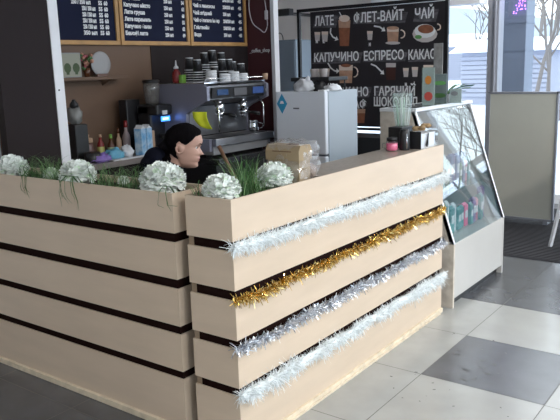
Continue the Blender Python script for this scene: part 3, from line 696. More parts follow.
# on the fridge
t = thing('black_tray', 'black rack tray standing over the fridge top', 'tray', (-3.07, 4.66, fz))
box('tray_top', (-.155, -.15, .075), (.20, .13, .105), M['black'], t, .005)
for x in (-.14, .18):
    for y in (-.11, .11): k = MB(); k.tube([(x, y, 0), (x, y, .09)], .006, 8); k.build('leg', M['black'], t)
k = MB(); k.box((-.13, .0, 0), (-.05, .12, .09), .01); tag(k.build('speaker_box', M['black']), 'small black box under the left end of the tray', 'box').location = (-3.07, 4.66, fz)
blob('crumpled_bag', 'crumpled white plastic bag on the front of the fridge top', 'bag', (-3.08, 4.50, fz), (.085, .06, .065), M['paper'], 8)
blob('black_pouch', 'black pouch right of the crumpled white bag on the fridge', 'pouch', (-2.96, 4.52, fz), (.05, .045, .055), M['black'], 9, jit=.3)
blob('folded_bag', 'flat white bag sliding over the right end of the fridge top', 'bag', (-2.885, 4.585, fz), (.055, .08, .035), M['paper'], 10, jit=.4)
for x, lb in ((-3.06, 'left small white cup standing on the black tray'), (-2.975, 'right small white cup standing on the black tray')):
    k = MB(); k.lathe([(.026, 0), (.034, .06), (.036, .062)], n=16); o = k.build('small_cup', M['cupp']); o.location = (x, 4.60, fz + .105); tag(o, lb, 'cup', 'small cups on the black tray')

# ------------------------------------------------------------------ banner
t = thing('coffee_banner', 'black drinks banner with Cyrillic coffee names and pictures on a black stand', 'banner')
BY = 5.9; bx0, bx1, bz0, bz1 = -3.96, -2.545, .935, 2.045
box('banner_sheet', (bx0, BY, bz0), (bx1, BY + .006, bz1), M['banner'], t)
k = MB()
for x in (-4.10, -2.53): k.box((x - .015, BY - .01, 0), (x + .015, BY + .02, 2.075))
k.box((-4.115, BY - .01, 2.05), (-2.515, BY + .02, 2.08)); k.box((-4.115, BY - .01, .90), (-2.515, BY + .02, .925))
for x in (-4.10, -2.53): k.box((x - .02, BY - .25, 0), (x + .02, BY + .25, .02))
k.build('stand_frame', M['blackm'], t)
k = MB()
import itertools
for zc in (1.5, 1.0, 2.0):
    pass
k.build('tie', M['black'], t) if False else k.bm.free()
yp = BY - .001
def poly(m, pts, d=.001): k = MB(); k.prism([(x, yp, z) for x, z in pts], (0, -d, 0)); return k.build('print', m, t)
# map pixels of the picture to the banner plane only to place prints on the flat sheet
def bp(px, py):
    d = fwd + r2 * ((px - 280) / FPX) - u2 * ((py - 210) / FPX); s_ = BY / d.y
    return (d.x * s_, H + d.z * s_)
def brush(x0, y0, x1, y1):
    a, b, c, d = bp(x0, y1), bp(x1, y1 - (x1 - x0) * .02), bp(x1 + 3, y0), bp(x0 + 3, y0); return [a, b, c, d]
rb = MB()
for q in ((313, 15, 336, 28), (353, 12, 405, 24), (413, 9, 436, 22), (312, 52, 360, 64), (363, 52, 405, 62), (408, 51, 437, 62), (335, 87, 369, 98), (374, 86, 408, 106)):
    rb.prism([(x, yp, z) for x, z in brush(*q)], (0, -.0008, 0))
rb.build('brush_stroke', M['ribbon'], t)
its = []
def T(s_, x0, y1, x1, hpx):
    a = bp(x0, y1); b = bp(x1, y1); w = b[0] - a[0]; size = hpx * 6.9 / FPX * 1.38
    its.append((s_, size, MY(a[0], BY - .0032, a[1]), .0025, w))
T('ЛАТЕ', 315, 26, 334, 9); T('ФЛЕТ-ВАЙТ', 354, 23, 404, 9); T('ЧАЙ', 415, 19, 434, 9)
T('КАПУЧИНО', 314.5, 62, 359, 8.5); T('ЕСПРЕСО', 364, 60.5, 404, 8.5); T('КАКАО', 408.5, 59.5, 436, 8.5)
T('АМЕРИКАНО', 318, 96, 368.5, 8.5); T('РАФ', 348, 108, 367, 8); T('ГАРЯЧИЙ', 374.5, 95.5, 415, 8.5); T('ШОКОЛАД', 374, 106, 418, 8.5)
T('M', 316, 43, 318, 3); T('L', 323, 43, 325, 3); T('M', 369, 46, 371, 3); T('M', 405, 86, 407, 3); T('L', 414, 85, 416, 3)
for it in its: join_text([it], M['print_w'], t, 'lettering')
def shape(m, pts, d): k = MB(); k.prism([(bp(x, y)[0], yp - .0008 * d, bp(x, y)[1]) for x, y in pts], (0, -.0008, 0)); k.build('drink_print', m, t)
def glass_print(x, y0, y1, w0, w1, m1, m2=None, split=.35, foam=True):
    ym = y0 + (y1 - y0) * split; wm = w0 + (w1 - w0) * split
    shape(m1, [(x - wm, ym), (x - w1, y1), (x + w1, y1), (x + wm, ym)], 1); shape(m2 or M['cof3'], [(x - w0, y0), (x - wm, ym), (x + wm, ym), (x + w0, y0)], 1)
def ell(x, y, a, b, n=14): return [(x + a * cos(2 * pi * q / n), y + b * sin(2 * pi * q / n)) for q in range(n)]
glass_print(344.5, 20, 46, 6, 4.5, M['cof1'], M['cof2'], .3); shape(M['cof3'], ell(344.5, 18.5, 5.5, 3.5), 2); shape(M['print_w'], [(339, 12), (340, 12), (343, 18), (342, 18)], 2)
glass_print(393, 28, 43, 6, 5, M['cof2'], M['cof3'], .25); shape(M['cof2'], ell(393, 28, 6, 1.8), 2); shape(M['cupp'], ell(393, 43, 7.5, 1.6), 2)
shape(M['cupp'], ell(425, 34, 12.5, 8.5), 1); shape(M['print_w'], ell(425, 31, 10.5, 7), 2); shape(M['cof1'], ell(426, 29, 8, 4.5), 3); shape(M['leafp'], ell(418.5, 37, 3.5, 2), 3)
glass_print(346, 65, 83, 7, 6, M['cof2'], M['cof3'], .3); shape(M['cof1'], ell(346, 65.5, 5, 1.8), 2)
glass_print(391, 63, 80, 5, 4.4, M['cof4'], M['cupp'], .25)
glass_print(428.5, 65, 80, 5, 5, M['cof2'], M['cof3'], .3)
glass_print(360.5, 109, 123, 5, 3.8, M['cof1'], M['cof2'], .3)
for (x, y, a, b, ap) in ((401, 34, 4, 4, 0), (354, 72, 4, 5, 0), (435.5, 70, 3, 4, 0), (437.5, 27, 3.2, 3, 0)):
    k = MB(); pts = [(bp(x + a * cos(q), y + b * sin(q))[0], yp - .003, bp(x + a * cos(q), y + b * sin(q))[1]) for q in [(-pi / 2 + pi * j / 8) for j in range(9)]]
    k.tube(pts, .006, 5); k.build('cup_handle_print', M['cof3'], t)
for (x, y, s_) in ((317.5, 33, 1), (325, 32.5, 1.15), (370, 32, 1), (318, 70, 1), (326.5, 69.5, 1.15), (406, 69, 1.), (415, 68, 1.1)):
    glass_print(x, y - 1, y + 8 * s_, 2.9 * s_, 2.1 * s_, M['cupp'], M['cof3'], .3)
def arrow(pts):
    k = MB(); w = .007
    P = [Vector((bp(*p)[0], 0, bp(*p)[1])) for p in pts]
    for a, b in zip(P[:-1], P[1:]):
        d = (b - a).normalized(); n = Vector((-d.z, 0, d.x)) * w; k.prism([(q.x, yp - .0016, q.z) for q in (a - n, b - n, b + n, a + n)], (0, -.0008, 0))
    d = (P[-1] - P[-2]).normalized(); n = Vector((-d.z, 0, d.x)); e = P[-1]
    k.prism([(q.x, yp - .0026, q.z) for q in (e + d * .02, e - d * .015 - n * .025, e - d * .015 + n * .025)], (0, -.0008, 0)); k.build('arrow_print', M['print_w'], t)
arrow([(331, 28), (330.5, 33), (333, 37), (337, 39)]); arrow([(374, 26), (380, 27), (384, 30)]); arrow([(328, 63), (331, 68), (335, 71), (338, 71)]); arrow([(371, 64), (376, 66), (381, 71), (383, 73)])

# dark cabinet behind the counter, below the banner
t = thing('dark_cabinet', 'low black cabinet below the drinks banner', 'cabinet', (0, 0, 0))
box('cabinet_body', (-3.30, 5.25, .0), (-2.30, 5.62, .905), M['black'], t, .004)
k = MB(); k.box((-3.19, 5.235, .05), (-3.17, 5.25, .90)); k.build('grey_trim', M['frame_g'], t)

# speaker and grey locker seen through the kiosk opening
k = MB(); k.box((-5.20, 6.9, 2.12), (-4.93, 7.0, 2.2), .01); k.box((-5.12, 7.0, 2.14), (-5.08, 7.6, 2.16)); k.box((-5.0, 7.0, 2.14), (-4.96, 7.6, 2.16))
tag(k.build('wall_speaker', M['black']), 'small black bar speaker on the beige wall left of the banner', 'speaker')
t = thing('metal_locker', 'blue-grey metal locker between the white pillar and the banner', 'locker', (-5.13, 6.9, 0))
box('locker_body', (-.2, 0, .02), (.28, .4, 1.84), mat('locker_paint', (.20, .25, .30), .4), t, .008); box('door', (-.19, -.012, .05), (.27, 0, 1.82), mat('locker_door', (.22, .27, .33), .4), t, .004); box('handle', (.20, -.03, .9), (.22, -.012, 1.02), M['chrome'], t)
k = MB(); k.tube([(-.02 + .05 * cos(a), .1, 1.84 + .09 * sin(a)) for a in [pi * q / 8 for q in range(9)]], .005, 6); k.build('wire_loop', M['black'], t)

# ------------------------------------------------------------------ things on the right end of the counter (worktop z 1.043)
WZ = 1.043
t = thing('pink_jar', 'glass jar of hot pink liquid with a black lid', 'jar', (-1.815, 3.50, WZ))
k = MB(); k.lathe([(.030, 0), (.034, .006), (.034, .048), (.028, .058)], n=20); k.build('jar_glass', M['jar'], t)
k = MB(); k.lathe([(.028, .004), (.0315, .009), (.0315, .044)], n=20); k.build('pink_filling', M['pink'], t)
k = MB(); k.lathe([(.030, .058), (.030, .075), (.012, .078)], n=20); k.build('jar_lid', M['black'], t)
k = MB(); k.tube([(-.030, -.018, .045), (-.045, -.026, .042), (-.045, -.026, .02), (-.030, -.018, .014)], .0035, 6); k.build('jar_handle', M['jar'], t)
t = thing('thermos_cup', 'black cylindrical flask with a chrome strip next to the pink jar', 'flask', (-1.77, 3.565, WZ))
k = MB(); k.lathe([(.028, 0), (.030, .006), (.030, .098), (.024, .108), (.024, .118)], n=22); k.build('flask_body', M['black'], t)
k = MB(); k.tube([(.024, -.020, .01), (.024, -.020, .095)], .004, 8); k.build('chrome_strip', M['chrome'], t)
t = thing('napkin_holder', 'silver napkin holder with black end panel at the far end of the worktop', 'napkin holder', (-1.755, 3.71, WZ))
k = MB(); k.box((-.055, -.092, 0), (.06, -.086, .10), .001); k.build('end_panel', M['black'], t)
k = MB(); k.box((-.055, -.086, 0), (.06, .10, .006)); k.box((.054, -.086, .006), (.06, .10, .085), .001); k.box((-.055, -.086, .006), (-.049, .10, .085), .001); k.box((-.055, .094, 0), (.06, .10, .085), .001); k.build('metal_box', mat('bright_tin', (.72, .72, .72), .35, metal=.5), t)
k = MB(); k.box((-.045, -.08, .008), (.05, .09, .078), .002); k.build('napkins', M['paper'], t)
k = MB(); k.lathe([(.010, 0), (.012, .002), (.012, .006)], (.062, -.02, .02), 10, 'x'); k.tube([(.066, -.02, .02), (.066, -.012, .05), (.066, -.005, .085)], [.008, .005, .004], 8); k.build('black_spoon', M['black'], t)
t = thing('cookie_pile', 'heap of small round cookies on top of the napkin holder', 'cookies', (-1.755, 3.76, WZ + .085))
k = MB(); rr = random.Random(4)
for i in range(9): k.ball((rr.uniform(-.03, .03), rr.uniform(-.05, .04), .012 + rr.uniform(0, .03)), .02, (1, 1, .6), 10, 6, .3, i)
k.build('cookies', M['cookie'], t)
t = thing('black_organizer', 'black open box behind the flask holding drinking straws', 'organizer', (-1.80, 3.685, WZ))
t.location = (-1.862, 3.72, WZ)
k = MB(); k.box((-.045, -.09, 0), (.045, .05, .12), .003); k.build('box_body', M['black'], t)
t2 = thing('straw_cup', 'clear plastic cup full of pale green straws on the black box', 'straws', (-1.862, 3.72, WZ + .12))
k = MB(); k.lathe([(.038, 0), (.052, .09), (.060, .19)], n=20, cap=False); k.lathe([(.036, 0), (.036, .003)], n=20); k.build('cup', M['clear'], t2)
k = MB(); rr = random.Random(9)
for i in range(26):
    a = rr.uniform(0, 6.28); q = rr.uniform(0, .030); k.mi = i % 2
    k.tube([(q * cos(a), q * sin(a), .004), (q * 1.45 * cos(a), q * 1.45 * sin(a), rr.uniform(.10, .19))], .0024, 5)
k.build('straws', [M['straw'], M['paper']], t2)

# ------------------------------------------------------------------ showcase
t = thing('glass_showcase', 'white slanted-front glass showcase at the far end of the counter', 'showcase')
sx, sy0, sy1 = -1.63, 3.965, 4.88; zt, zf = 1.227, .415; xt = -1.90; xb = -2.14
k = MB(); k.box((xb, sy0 + .01, .0), (sx - .035, sy1 - .01, .10)); k.build('plinth', M['black'], t)
k = MB(); k.prism([(sx, sy0 + .02, .06), (sx, sy0 + .02, zf), (sx - .02, sy0 + .02, zf), (sx - .02, sy0 + .02, .06)], (0, sy1 - sy0 - .04, 0)); k.box((xb, sy0 + .02, zf - .02), (sx - .02, sy1 - .02, zf)); k.build('front_panel', M['case'], t)
box('back_glass', (xb, sy0 + .02, zf), (xb + .006, sy1 - .02, zt), M['jar'], t); box('back_door', (xb, sy0 + .02, .06), (xb + .02, sy1 - .02, zf - .02), M['case'], t)
for ya, yb, m in ((sy0, sy0 + .02, M['caseed']), (sy1 - .02, sy1, M['case'])):
    k = MB(); k.prism([(x, ya, z) for x, z in [(xb, 0), (xb, zt), (xt - .01, zt), (xt, zt - .01), (sx + .002, zf + .005), (sx + .002, 0)][:6]], (0, yb - ya, 0))
    o = k.build('side_panel', m, t)
k = MB(); k.box((xb, sy0 - .008, zt), (xt + .012, sy0 + .02, zt + .022), .002); k.box((xb, sy1 - .02, zt), (xt + .012, sy1 + .01, zt + .022), .002); k.box((xt - .012, sy0 + .02, zt), (xt + .012, sy1 - .02, zt + .022), .002); k.box((xb, sy0 + .02, zt), (xb + .02, sy1 - .02, zt + .022), .002); k.build('top_frame', M['whiteg'], t)
box('top_glass', (xb + .02, sy0 + .02, zt + .010), (xt - .012, sy1 - .02, zt + .0215), M['jar'], t)
nx = Vector((.949, 0, .315))
k = MB(); a, b = Vector((sx - .004, 0, zf)), Vector((xt - .004, 0, zt)); off = -nx * .006
k.prism([(a.x, sy0 + .022, a.z), (b.x, sy0 + .022, b.z), (b.x + off.x, sy0 + .022, b.z + off.z), (a.x + off.x, sy0 + .022, a.z + off.z)], (0, sy1 - sy0 - .044, 0)); k.build('slanted_glass', M['cglass'], t)
for yy in (sy0, sy1 - .02):
    k = MB(); k.prism([(a.x + .008, yy, a.z), (b.x + .008, yy, b.z), (b.x - .02, yy, b.z - .0), (a.x - .02, yy, a.z)], (0, .02, 0)); k.build('edge_profile', M['whitep'], t)
for zz_, xx in ((.68, -1.78),):
    box('glass_shelf', (xb + .008, sy0 + .02, zz_), (xx, sy1 - .02, zz_ + .008), M['clear'], t)
rr = random.Random(21)
cols = [M['teal'], M['teal'], mat('navy_packet', (.08, .14, .32), .35), M['pink'], M['leaf'], M['paper'], mat('rose_packet', (.55, .12, .2), .4), M['teal'], mat('violet_packet', (.2, .1, .3), .4)]
cn = ['teal', 'teal', 'navy', 'pink', 'green', 'white', 'rose', 'teal', 'violet']
for lv, (zz_, xx) in enumerate(((zf, -1.70), (.688, -1.79))):
    y = sy0 + .06; w_ = ['lower', 'upper'][lv]
    while y < sy1 - .1:
        ci = rr.randrange(9); h = rr.uniform(.13, .225) if lv == 0 else rr.uniform(.12, .22); w = rr.uniform(.04, .065); d = rr.uniform(.03, .05)
        k = MB(); k.box((-d, 0, .0), (0, w, h), .006); k.mi = 1; k.box((0, w * .2, h * .4), (.0015, w * .8, h * .72)); k.mi = 0
        k.prism([(-d * .8, .004, h), (-d * .2, .004, h), (-d * .5, .004, h + .012)], (0, w - .008, 0))
        o = k.build('snack_packet', [cols[ci], M['paper']]); o.location = (xx - .035 - rr.uniform(0.0, .03), y, zz_ + .0005)
        tag(o, f'{cn[ci]} packet on the {w_} shelf inside the slanted showcase', 'packet', 'packets in the showcase, %s shelf, %s' % (w_, cn[ci])); y += w + rr.uniform(.003, .008)
# things on the showcase top
TZ = zt + .022
def stand_card(x, y, w, h, m, label, prints, rz=0):
    t = thing('card_stand', label, 'display card', (x, y, TZ), rz, 'small cards on the showcase top')
    box('acrylic', (-w / 2, -.004, 0), (w / 2, 0, h), M['clear'], t); box('card', (-w / 2 + .003, 0, .003), (w / 2 - .003, .002, h - .003), m, t); box('foot', (-w / 2, -.004, 0), (w / 2, .05, .003), M['clear'], t)
    pm = [M['grey'], M['grey']] if len(prints) < 2 else ([M['orange'], M['redp']] if 'orange and' in label else [M['leafp'], M['leaf']])
    for i, (a0, b0, a1, b1) in enumerate(prints):
        k = MB(); k.prism([(-w / 2 + w * (a0 + (a1 - a0) * (.5 + .5 * cos(q))), -.0045, h * (b0 + (b1 - b0) * (.5 + .5 * sin(q)))) for q in [j * pi / 5 for j in range(10)]], (0, -.001, 0)); k.build('print', pm[i], t)
stand_card(-1.95, 4.27, .09, .245, mat('card_pale', (.55, .60, .62), .5), 'acrylic card with an orange and a pink picture, leftmost on the showcase top', [(.25, .55, .75, .78), (.2, .12, .85, .36)])
stand_card(-1.94, 4.43, .10, .20, mat('card_dark', (.08, .11, .13), .5), 'acrylic card with dark green leaf pictures beside the orange one', [(.05, .62, .95, .76), (.05, .2, .95, .36)])
stand_card(-1.865, 4.52, .085, .10, M['paper'], 'small white card at the right of the showcase top', [(.1, .5, .7, .8)])
t = thing('card_stand', 'tall grey patterned card standing behind the leaf card', 'display card', (-1.985, 4.50, TZ))
box('card', (-.035, 0, 0), (.03, .008, .40), mat('card_greyish', (.30, .30, .29), .6, col2=(.16, .15, .15), scale=14), t, .002); box('foot', (-.05, 0, 0), (.045, .06, .004), M['grey'], t)
t = thing('potted_plant', 'small plant with long striped green leaves on the showcase top', 'plant', (-1.985, 4.64, TZ))
k = MB(); k.lathe([(.025, 0), (.034, .05), (.036, .055)], n=16); k.build('pot', M['grey'], t)
k = MB(); rr = random.Random(8)
for i in range(11):
    a = rr.uniform(0, 6.28) if i > 3 else rr.uniform(-.2, .6); k.mi = i % 2
    dd = Vector((cos(a), sin(a), rr.uniform(.5, 1.6))).normalized(); L_ = rr.uniform(.10, .18)
    petal(k, Vector((0, 0, .05)), dd, L_, .014, -.4)
k.build('leaves', [M['leaf2'], mat('deep_green', (.03, .13, .08), .5)], t, fix=False)

# ------------------------------------------------------------------ floor standing signs, mat
t = thing('display_board', 'grey-beige freestanding board with a dark frame on the entrance mat', 'board', (-2.03, 6.5, 0))
bw0, bw1, bh0, bh1 = -.325, .315, .045, 1.235
box('panel', (bw0 + .012, -.008, bh0 + .012), (bw1 - .012, .012, bh1 - .012), M['sign'], t)
k = MB(); f = .02
k.box((bw0, -.015, bh0), (bw0 + f, .018, bh1), .002); k.box((bw1 - f, -.015, bh0), (bw1, .018, bh1), .002); k.box((bw0, -.015, bh0), (bw1, .018, bh0 + f), .002); k.box((bw0, -.015, bh1 - f), (bw1, .018, bh1), .002); k.build('frame', M['frame_g'], t)
for x in (bw0 + .05, bw1 - .09): k = MB(); k.box((x, -.012, .013), (x + .04, .018, .05)); k.box((x, .0, .013), (x + .04, .22, .028)); k.build('foot', M['frame_g'], t)
k = MB(); k.box((-2.27, 5.33, 0), (.8, 7.3, .008)); k.mi = 0
y = 5.35
while y < 7.28: k.box((-2.26, y, .008), (.79, y + .022, .0125)); y += .045
tag(k.build('entrance_mat', M['mat']), 'dark ribbed entrance mat in front of the glass doors', 'mat')
t = thing('a_frame_sign', 'white A-frame sign cut off by the right picture edge', 'sign', (0, 0, 0))
# two leg frames and boards, meeting at the top
fA = Vector((-1.545, 5.74, .0125)); 
e = Vector((.40, .92, 0)).normalized(); nn = Vector((.92, -.40, 0)).normalized()
for sgn, nm in ((0, 'board_front'), (1, 'board_back')):
    base = fA + nn * (.42 * sgn); topo = fA + nn * .21 + Vector((0, 0, .96))
    dirv = (topo - base).normalized(); outn = e.cross(dirv) * (1 if sgn == 0 else -1)
    for s_ in (0, .56):
        k = MB(); p0 = base + e * s_; p1 = topo + e * s_
        k.prism([p0 + e * 0, p0 + e * .03, p1 + e * .03, p1], outn * .02); k.build('leg', M['whitep'], t)
    k = MB(); q0 = base + dirv * .24 + e * .03; q1 = topo - dirv * .02 + e * .03
    k.prism([q0, q0 + e * .53, q1 + e * .53, q1], outn * .012); k.build('sign_board', M['whiteg'], t)

# ------------------------------------------------------------------ barista
def smooth_tab(tab, z):
    if z <= tab[0][0]: return tab[0][1]
    for (z0, v0), (z1, v1) in zip(tab[:-1], tab[1:]):
        if z <= z1: u = (z - z0) / (z1 - z0); u = u * u * (3 - 2 * u) * .5 + u * .5; return v0 + (v1 - v0) * u
    return tab[-1][1]
XF = [(-.118, .040), (-.112, .074), (-.100, .090), (-.088, .088), (-.078, .085), (-.068, .093), (-.061, .090), (-.054, .096), (-.044, .089), (-.032, .091), (-.01, .087), (.004, .083), (.018, .092), (.04, .097), (.065, .090), (.09, .068), (.108, .036), (.116, .004)]
XB = [(-.118, -.0), (-.10, .004), (-.075, .030), (-.04, .070), (0, .094), (.03, .102), (.06, .096), (.09, .070), (.108, .038), (.116, .004)]
WW = [(-.118, .018), (-.108, .034), (-.09, .047), (-.06, .058), (-.02, .066), (.02, .073), (.05, .074), (.08, .061), (.1, .042), (.112, .018), (.116, .003)]
def head_pt(a, z, infl=0):
    ca, sa = cos(a), sin(a)
    xf, xb, w = smooth_tab(XF, z), smooth_tab(XB, z), smooth_tab(WW, z)
    ex = .85
    x = (xf if ca > 0 else xb) * (abs(ca) ** ex) * (1 if ca > 0 else -1); y = w * (abs(sa) ** .92) * (1 if sa > 0 else -1)
    if ca > 0 and not infl:
        # nose
        nz = exp(-(y / .0095) ** 2); prof = 0
        if -.040 < z < .014:
            u = (.014 - z) / .046; prof = .026 * (u ** 1.2) if u < 1 else .026 * max(0, 1 - (u - 1) / .17)
        x += nz * prof
        nz2 = exp(-((abs(y) - .013) / .006) ** 2) * exp(-((z + .028) / .008) ** 2); x += .008 * nz2
        # eye sockets
        s_ = exp(-((abs(y) - .031) / .014) ** 2) * exp(-((z - .004) / .011) ** 2); x -= .009 * s_
        s_ = exp(-((abs(y) - .03) / .018) ** 2) * exp(-((z - .022) / .007) ** 2); x += .003 * s_
        s_ = exp(-((abs(y) - .042) / .015) ** 2) * exp(-((z + .022) / .016) ** 2); x += .004 * s_
    p = Vector((x, y, z))
    if infl:
        n = Vector((x, y * 1.3, max(z, 0) * .9)); n = n.normalized() if n.length > 1e-4 else Vector((0, 0, 1)); p = p + n * infl
    return p
FD = Vector((.80, .60, 0)).normalized(); HC = Vector((-2.710, 2.762, 1.113))
SD = Vector((-FD.y, FD.x, 0))
Mh = Matrix((FD, SD, Vector((0, 0, 1)))).transposed().to_4x4() @ Matrix.Rotation(radians(10), 4, 'Y') @ Matrix.Rotation(radians(-4), 4, 'X')
Mh.translation = HC
def Bv(f, s_, z): return Vector((HC.x, HC.y, 0)) + FD * f + SD * s_ + Vector((0, 0, z))
def skin_mesh(chains):
    """chains: list of [(pos, r), ...]; returns mesh of joined tapered limbs as closed capsules (unioned later by voxel remesh)"""
    k = MB()
    for ch in chains:
        P = [Vector(p) for p, r in ch]; Rr = [r for p, r in ch]
        pts, rs = [], []
        n = len(P)
        for a in range(n - 1):
            for q in range(6):
                u = q / 6; p0, p1, p2, p3 = P[max(a - 1, 0)], P[a], P[a + 1], P[min(a + 2, n - 1)]
                pts.append(.5 * ((2 * p1) + (-p0 + p2) * u + (2 * p0 - 5 * p1 + 4 * p2 - p3) * u * u + (-p0 + 3 * p1 - 3 * p2 + p3) * u ** 3)); rs.append(Rr[a] + (Rr[a + 1] - Rr[a]) * u)
        pts.append(P[-1]); rs.append(Rr[-1])
        def r_(v): return v if isinstance(v, tuple) else (v, v)
        k.tube(pts, rs, 16)
        k.ball(pts[0], rs[0] * .995, seg=16, rings=10); k.ball(pts[-1], rs[-1] * .995, seg=16, rings=10)
    return k
def torso(k, secs, infl=0):
    rings = []
    for (f, z, hx, hy) in secs:   # centre forward, height, half depth, half width
        rings.append([k.bm.verts.new(Bv(f + (hx + infl) * cos(a), (hy + infl) * sin(a), z)) for a in [2 * pi * i / 24 for i in range(24)]])
    for A, B in zip(rings[:-1], rings[1:]):
        for i in range(24): k.bm.faces.new((A[i], A[(i + 1) % 24], B[(i + 1) % 24], B[i]))
    k.bm.faces.new(list(reversed(rings[0]))); k.bm.faces.new(rings[-1])
secs = [(-.24, .47, .09, .14), (-.245, .52, .125, .18), (-.24, .60, .115, .165), (-.21, .70, .10, .145), (-.17, .80, .105, .155), (-.135, .88, .11, .175), (-.11, .94, .10, .185), (-.09, .975, .07, .14), (-.07, 1.0, .05, .07)]
def arm(sg):
    sh, el, wr = Bv(-.10, sg * .175, .93), Bv(-.02, sg * .235, .70), Bv(.20, sg * .10, .66)
    return [(sh, .050), (sh.lerp(el, .5), .044), (el, .036), (el.lerp(wr, .5), .032), (wr, .024)]
def leg(sg):
    hp, kn, an = Bv(-.22, sg * .09, .53), Bv(.22, sg * .10, .50), Bv(.17, sg * .10, .08)
    return [(hp, .085), (hp.lerp(kn, .5), .072), (kn, .055), (kn.lerp(an, .35), .052), (an, .035)]
def hand(sg):
    wr = Bv(.20, sg * .10, .66); d = (FD * .9 - SD * sg * .35 + Vector((0, 0, -.15))).normalized(); sd_ = Vector((0, 0, 1)).cross(d).normalized() * sg; dn = d.cross(sd_) * sg
    if dn.z > 0: dn = -dn
    pal = wr + d * .05
    ch = [[(wr, .022), (wr + d * .03, .026), (pal + d * .02, .027)]]
    for q, (o, L_) in enumerate(((-.028, .066), (-.010, .075), (.010, .070), (.027, .055))):
        b = pal + d * .022 + sd_ * o; ch.append([(b - d * .03, .010), (b, .0095), (b + d * L_ * .42 + dn * .006, .0085), (b + d * L_ * .72 + dn * .022, .008), (b + d * L_ * .82 + dn * .042, .007)])
    th_ = -sd_; b = wr + d * .02 + th_ * .018; ch.append([(b, .013), (b + th_ * .022 + d * .022, .011), (b + th_ * .030 + d * .05 + dn * .006, .009), (b + th_ * .024 + d * .07 + dn * .012, .008)])
    return ch
def remesh(o, vox):
    md = o.modifiers.new('r', 'REMESH'); md.mode = 'VOXEL'; md.voxel_size = vox; md.use_smooth_shade = True
    sm = o.modifiers.new('s', 'SMOOTH'); sm.factor = .5; sm.iterations = 3
    dg = bpy.context.evaluated_depsgraph_get(); dg.update()
    me = bpy.data.meshes.new_from_object(o.evaluated_get(dg)); o.modifiers.clear(); old = o.data; o.data = me; bpy.data.meshes.remove(old)
    for p in me.polygons: p.use_smooth = True
person = thing('person', 'dark-haired person in dark clothes sitting behind the planter, seen in profile looking right', 'person')
k = skin_mesh([arm(1), arm(-1), leg(1), leg(-1)] + hand(1) + hand(-1) +
    [[(Bv(-.085, 0, .95), .060), (Bv(-.055, 0, 1.01), .050), (HC + FD * (-.028) + Vector((0, 0, -.05)), .048)],
     [(Bv(.17, .1, .075), .035), (Bv(.26, .1, .035), .03), (Bv(.33, .1, .03), .026)], [(Bv(.17, -.1, .075), .035), (Bv(.26, -.1, .035), .03), (Bv(.33, -.1, .03), .026)]])
torso(k, secs)
NA, NZ = 72, 70; rings = []
for j in range(NZ + 1):
    z = -.118 + (.116 + .118) * j / NZ; rings.append([k.bm.verts.new(Mh @ head_pt(2 * pi * i / NA, z)) for i in range(NA)])
for j in range(NZ):
    for i in range(NA): k.bm.faces.new((rings[j][i], rings[j][(i + 1) % NA], rings[j + 1][(i + 1) % NA], rings[j + 1][i]))
k.bm.faces.new(list(reversed(rings[0]))); k.bm.faces.new(rings[-1])
for sg in (1, -1):   # ears
    pts = [Mh @ Vector((-.012 + .018 * cos(a) - .004, sg * (.071 + .010 * (cos(a) < 0)), -.008 + .030 * sin(a))) for a in [2 * pi * q / 14 for q in range(15)]]
    k.tube(pts, .0055, 8, cap=False); k.ball(Mh @ Vector((-.012, sg * .069, -.008)), .02, (.8, .8, 1.1), 12, 8)
body = k.build('body', M['skin'], person); remesh(body, .004)
body.data.materials.clear(); body.data.materials.append(M['skin']); body.data.materials.append(M['lips'])
Mi = Mh.inverted()
for p in body.data.polygons:
    q = Mi @ p.center
    if q.x > .082 and abs(q.y) < .021 - abs(q.z + .060) * .3 and -.072 < q.z < -.052: p.material_index = 1
    else: p.material_index = 0
for sg in (1, -1):
    k = MB(); k.ball((0, 0, 0), .0112, seg=14, rings=10); k.mi = 1; k.ball((.0040, 0, 0), .0080, seg=12, rings=8); o = k.build('eye', [M['eyew'], M['iris']], person); o.matrix_local = Mh @ Matrix.Translation((.0645, sg * .031, .001))
    k = MB(); k.tube([Mh @ head_pt(sg * a, .022 + .006 * sin((a - .15) * 3.2)) + FD * .001 for a in (.14, .24, .34, .44, .52)], [.0022, .003, .003, .0025, .001], 6); k.build('eyebrow', M['hair'], person)
    k = MB(); k.tube([Mh @ Vector((.0785 - .0 - abs(y_ - .031) * .35, sg * y_, .0065 - abs(y_ - .031) * .25)) for y_ in (.019, .025, .031, .037, .043)], .0016, 5); k.build('eyelashes', M['hair'], person)
# hair: shell over the skull, pulled back, with a low knot
k = MB(); rings = []
def hairline(a):
    a = abs((a + pi) % (2 * pi) - pi)
    if a < .9: return .070 - .012 * (a / .9) ** 2
    if a < 1.45: return .058 - .055 * (a - .9) / .55
    if a < 1.8: return .003 + .012 * (a - 1.45) / .35
    if a < 2.1: return .015 - .095 * (a - 1.8) / .3
    return -.080
for j in range(61):
    z = -.095 + (.1159 + .095) * j / 60; ring = []
    for i in range(72):
        a = 2 * pi * i / 72; h = hairline(a); dz = (z - h); s_ = max(0, min(1, (dz + .004) / .02)); s_ = s_ * s_ * (3 - 2 * s_)
        infl = -.012 + .025 * s_ + .0015 * sin(a * 26) * s_
        ring.append(k.bm.verts.new(Mh @ head_pt(a, max(z, -.1), infl if abs(infl) > 1e-4 else 1e-4)))
    rings.append(ring)
for A, B in zip(rings[:-1], rings[1:]):
    for i in range(72): f = k.bm.faces.new((A[i], A[(i + 1) % 72], B[(i + 1) % 72], B[i])); f.smooth = True
f = k.bm.faces.new(rings[-1]); k.bm.faces.new(list(reversed(rings[0])))
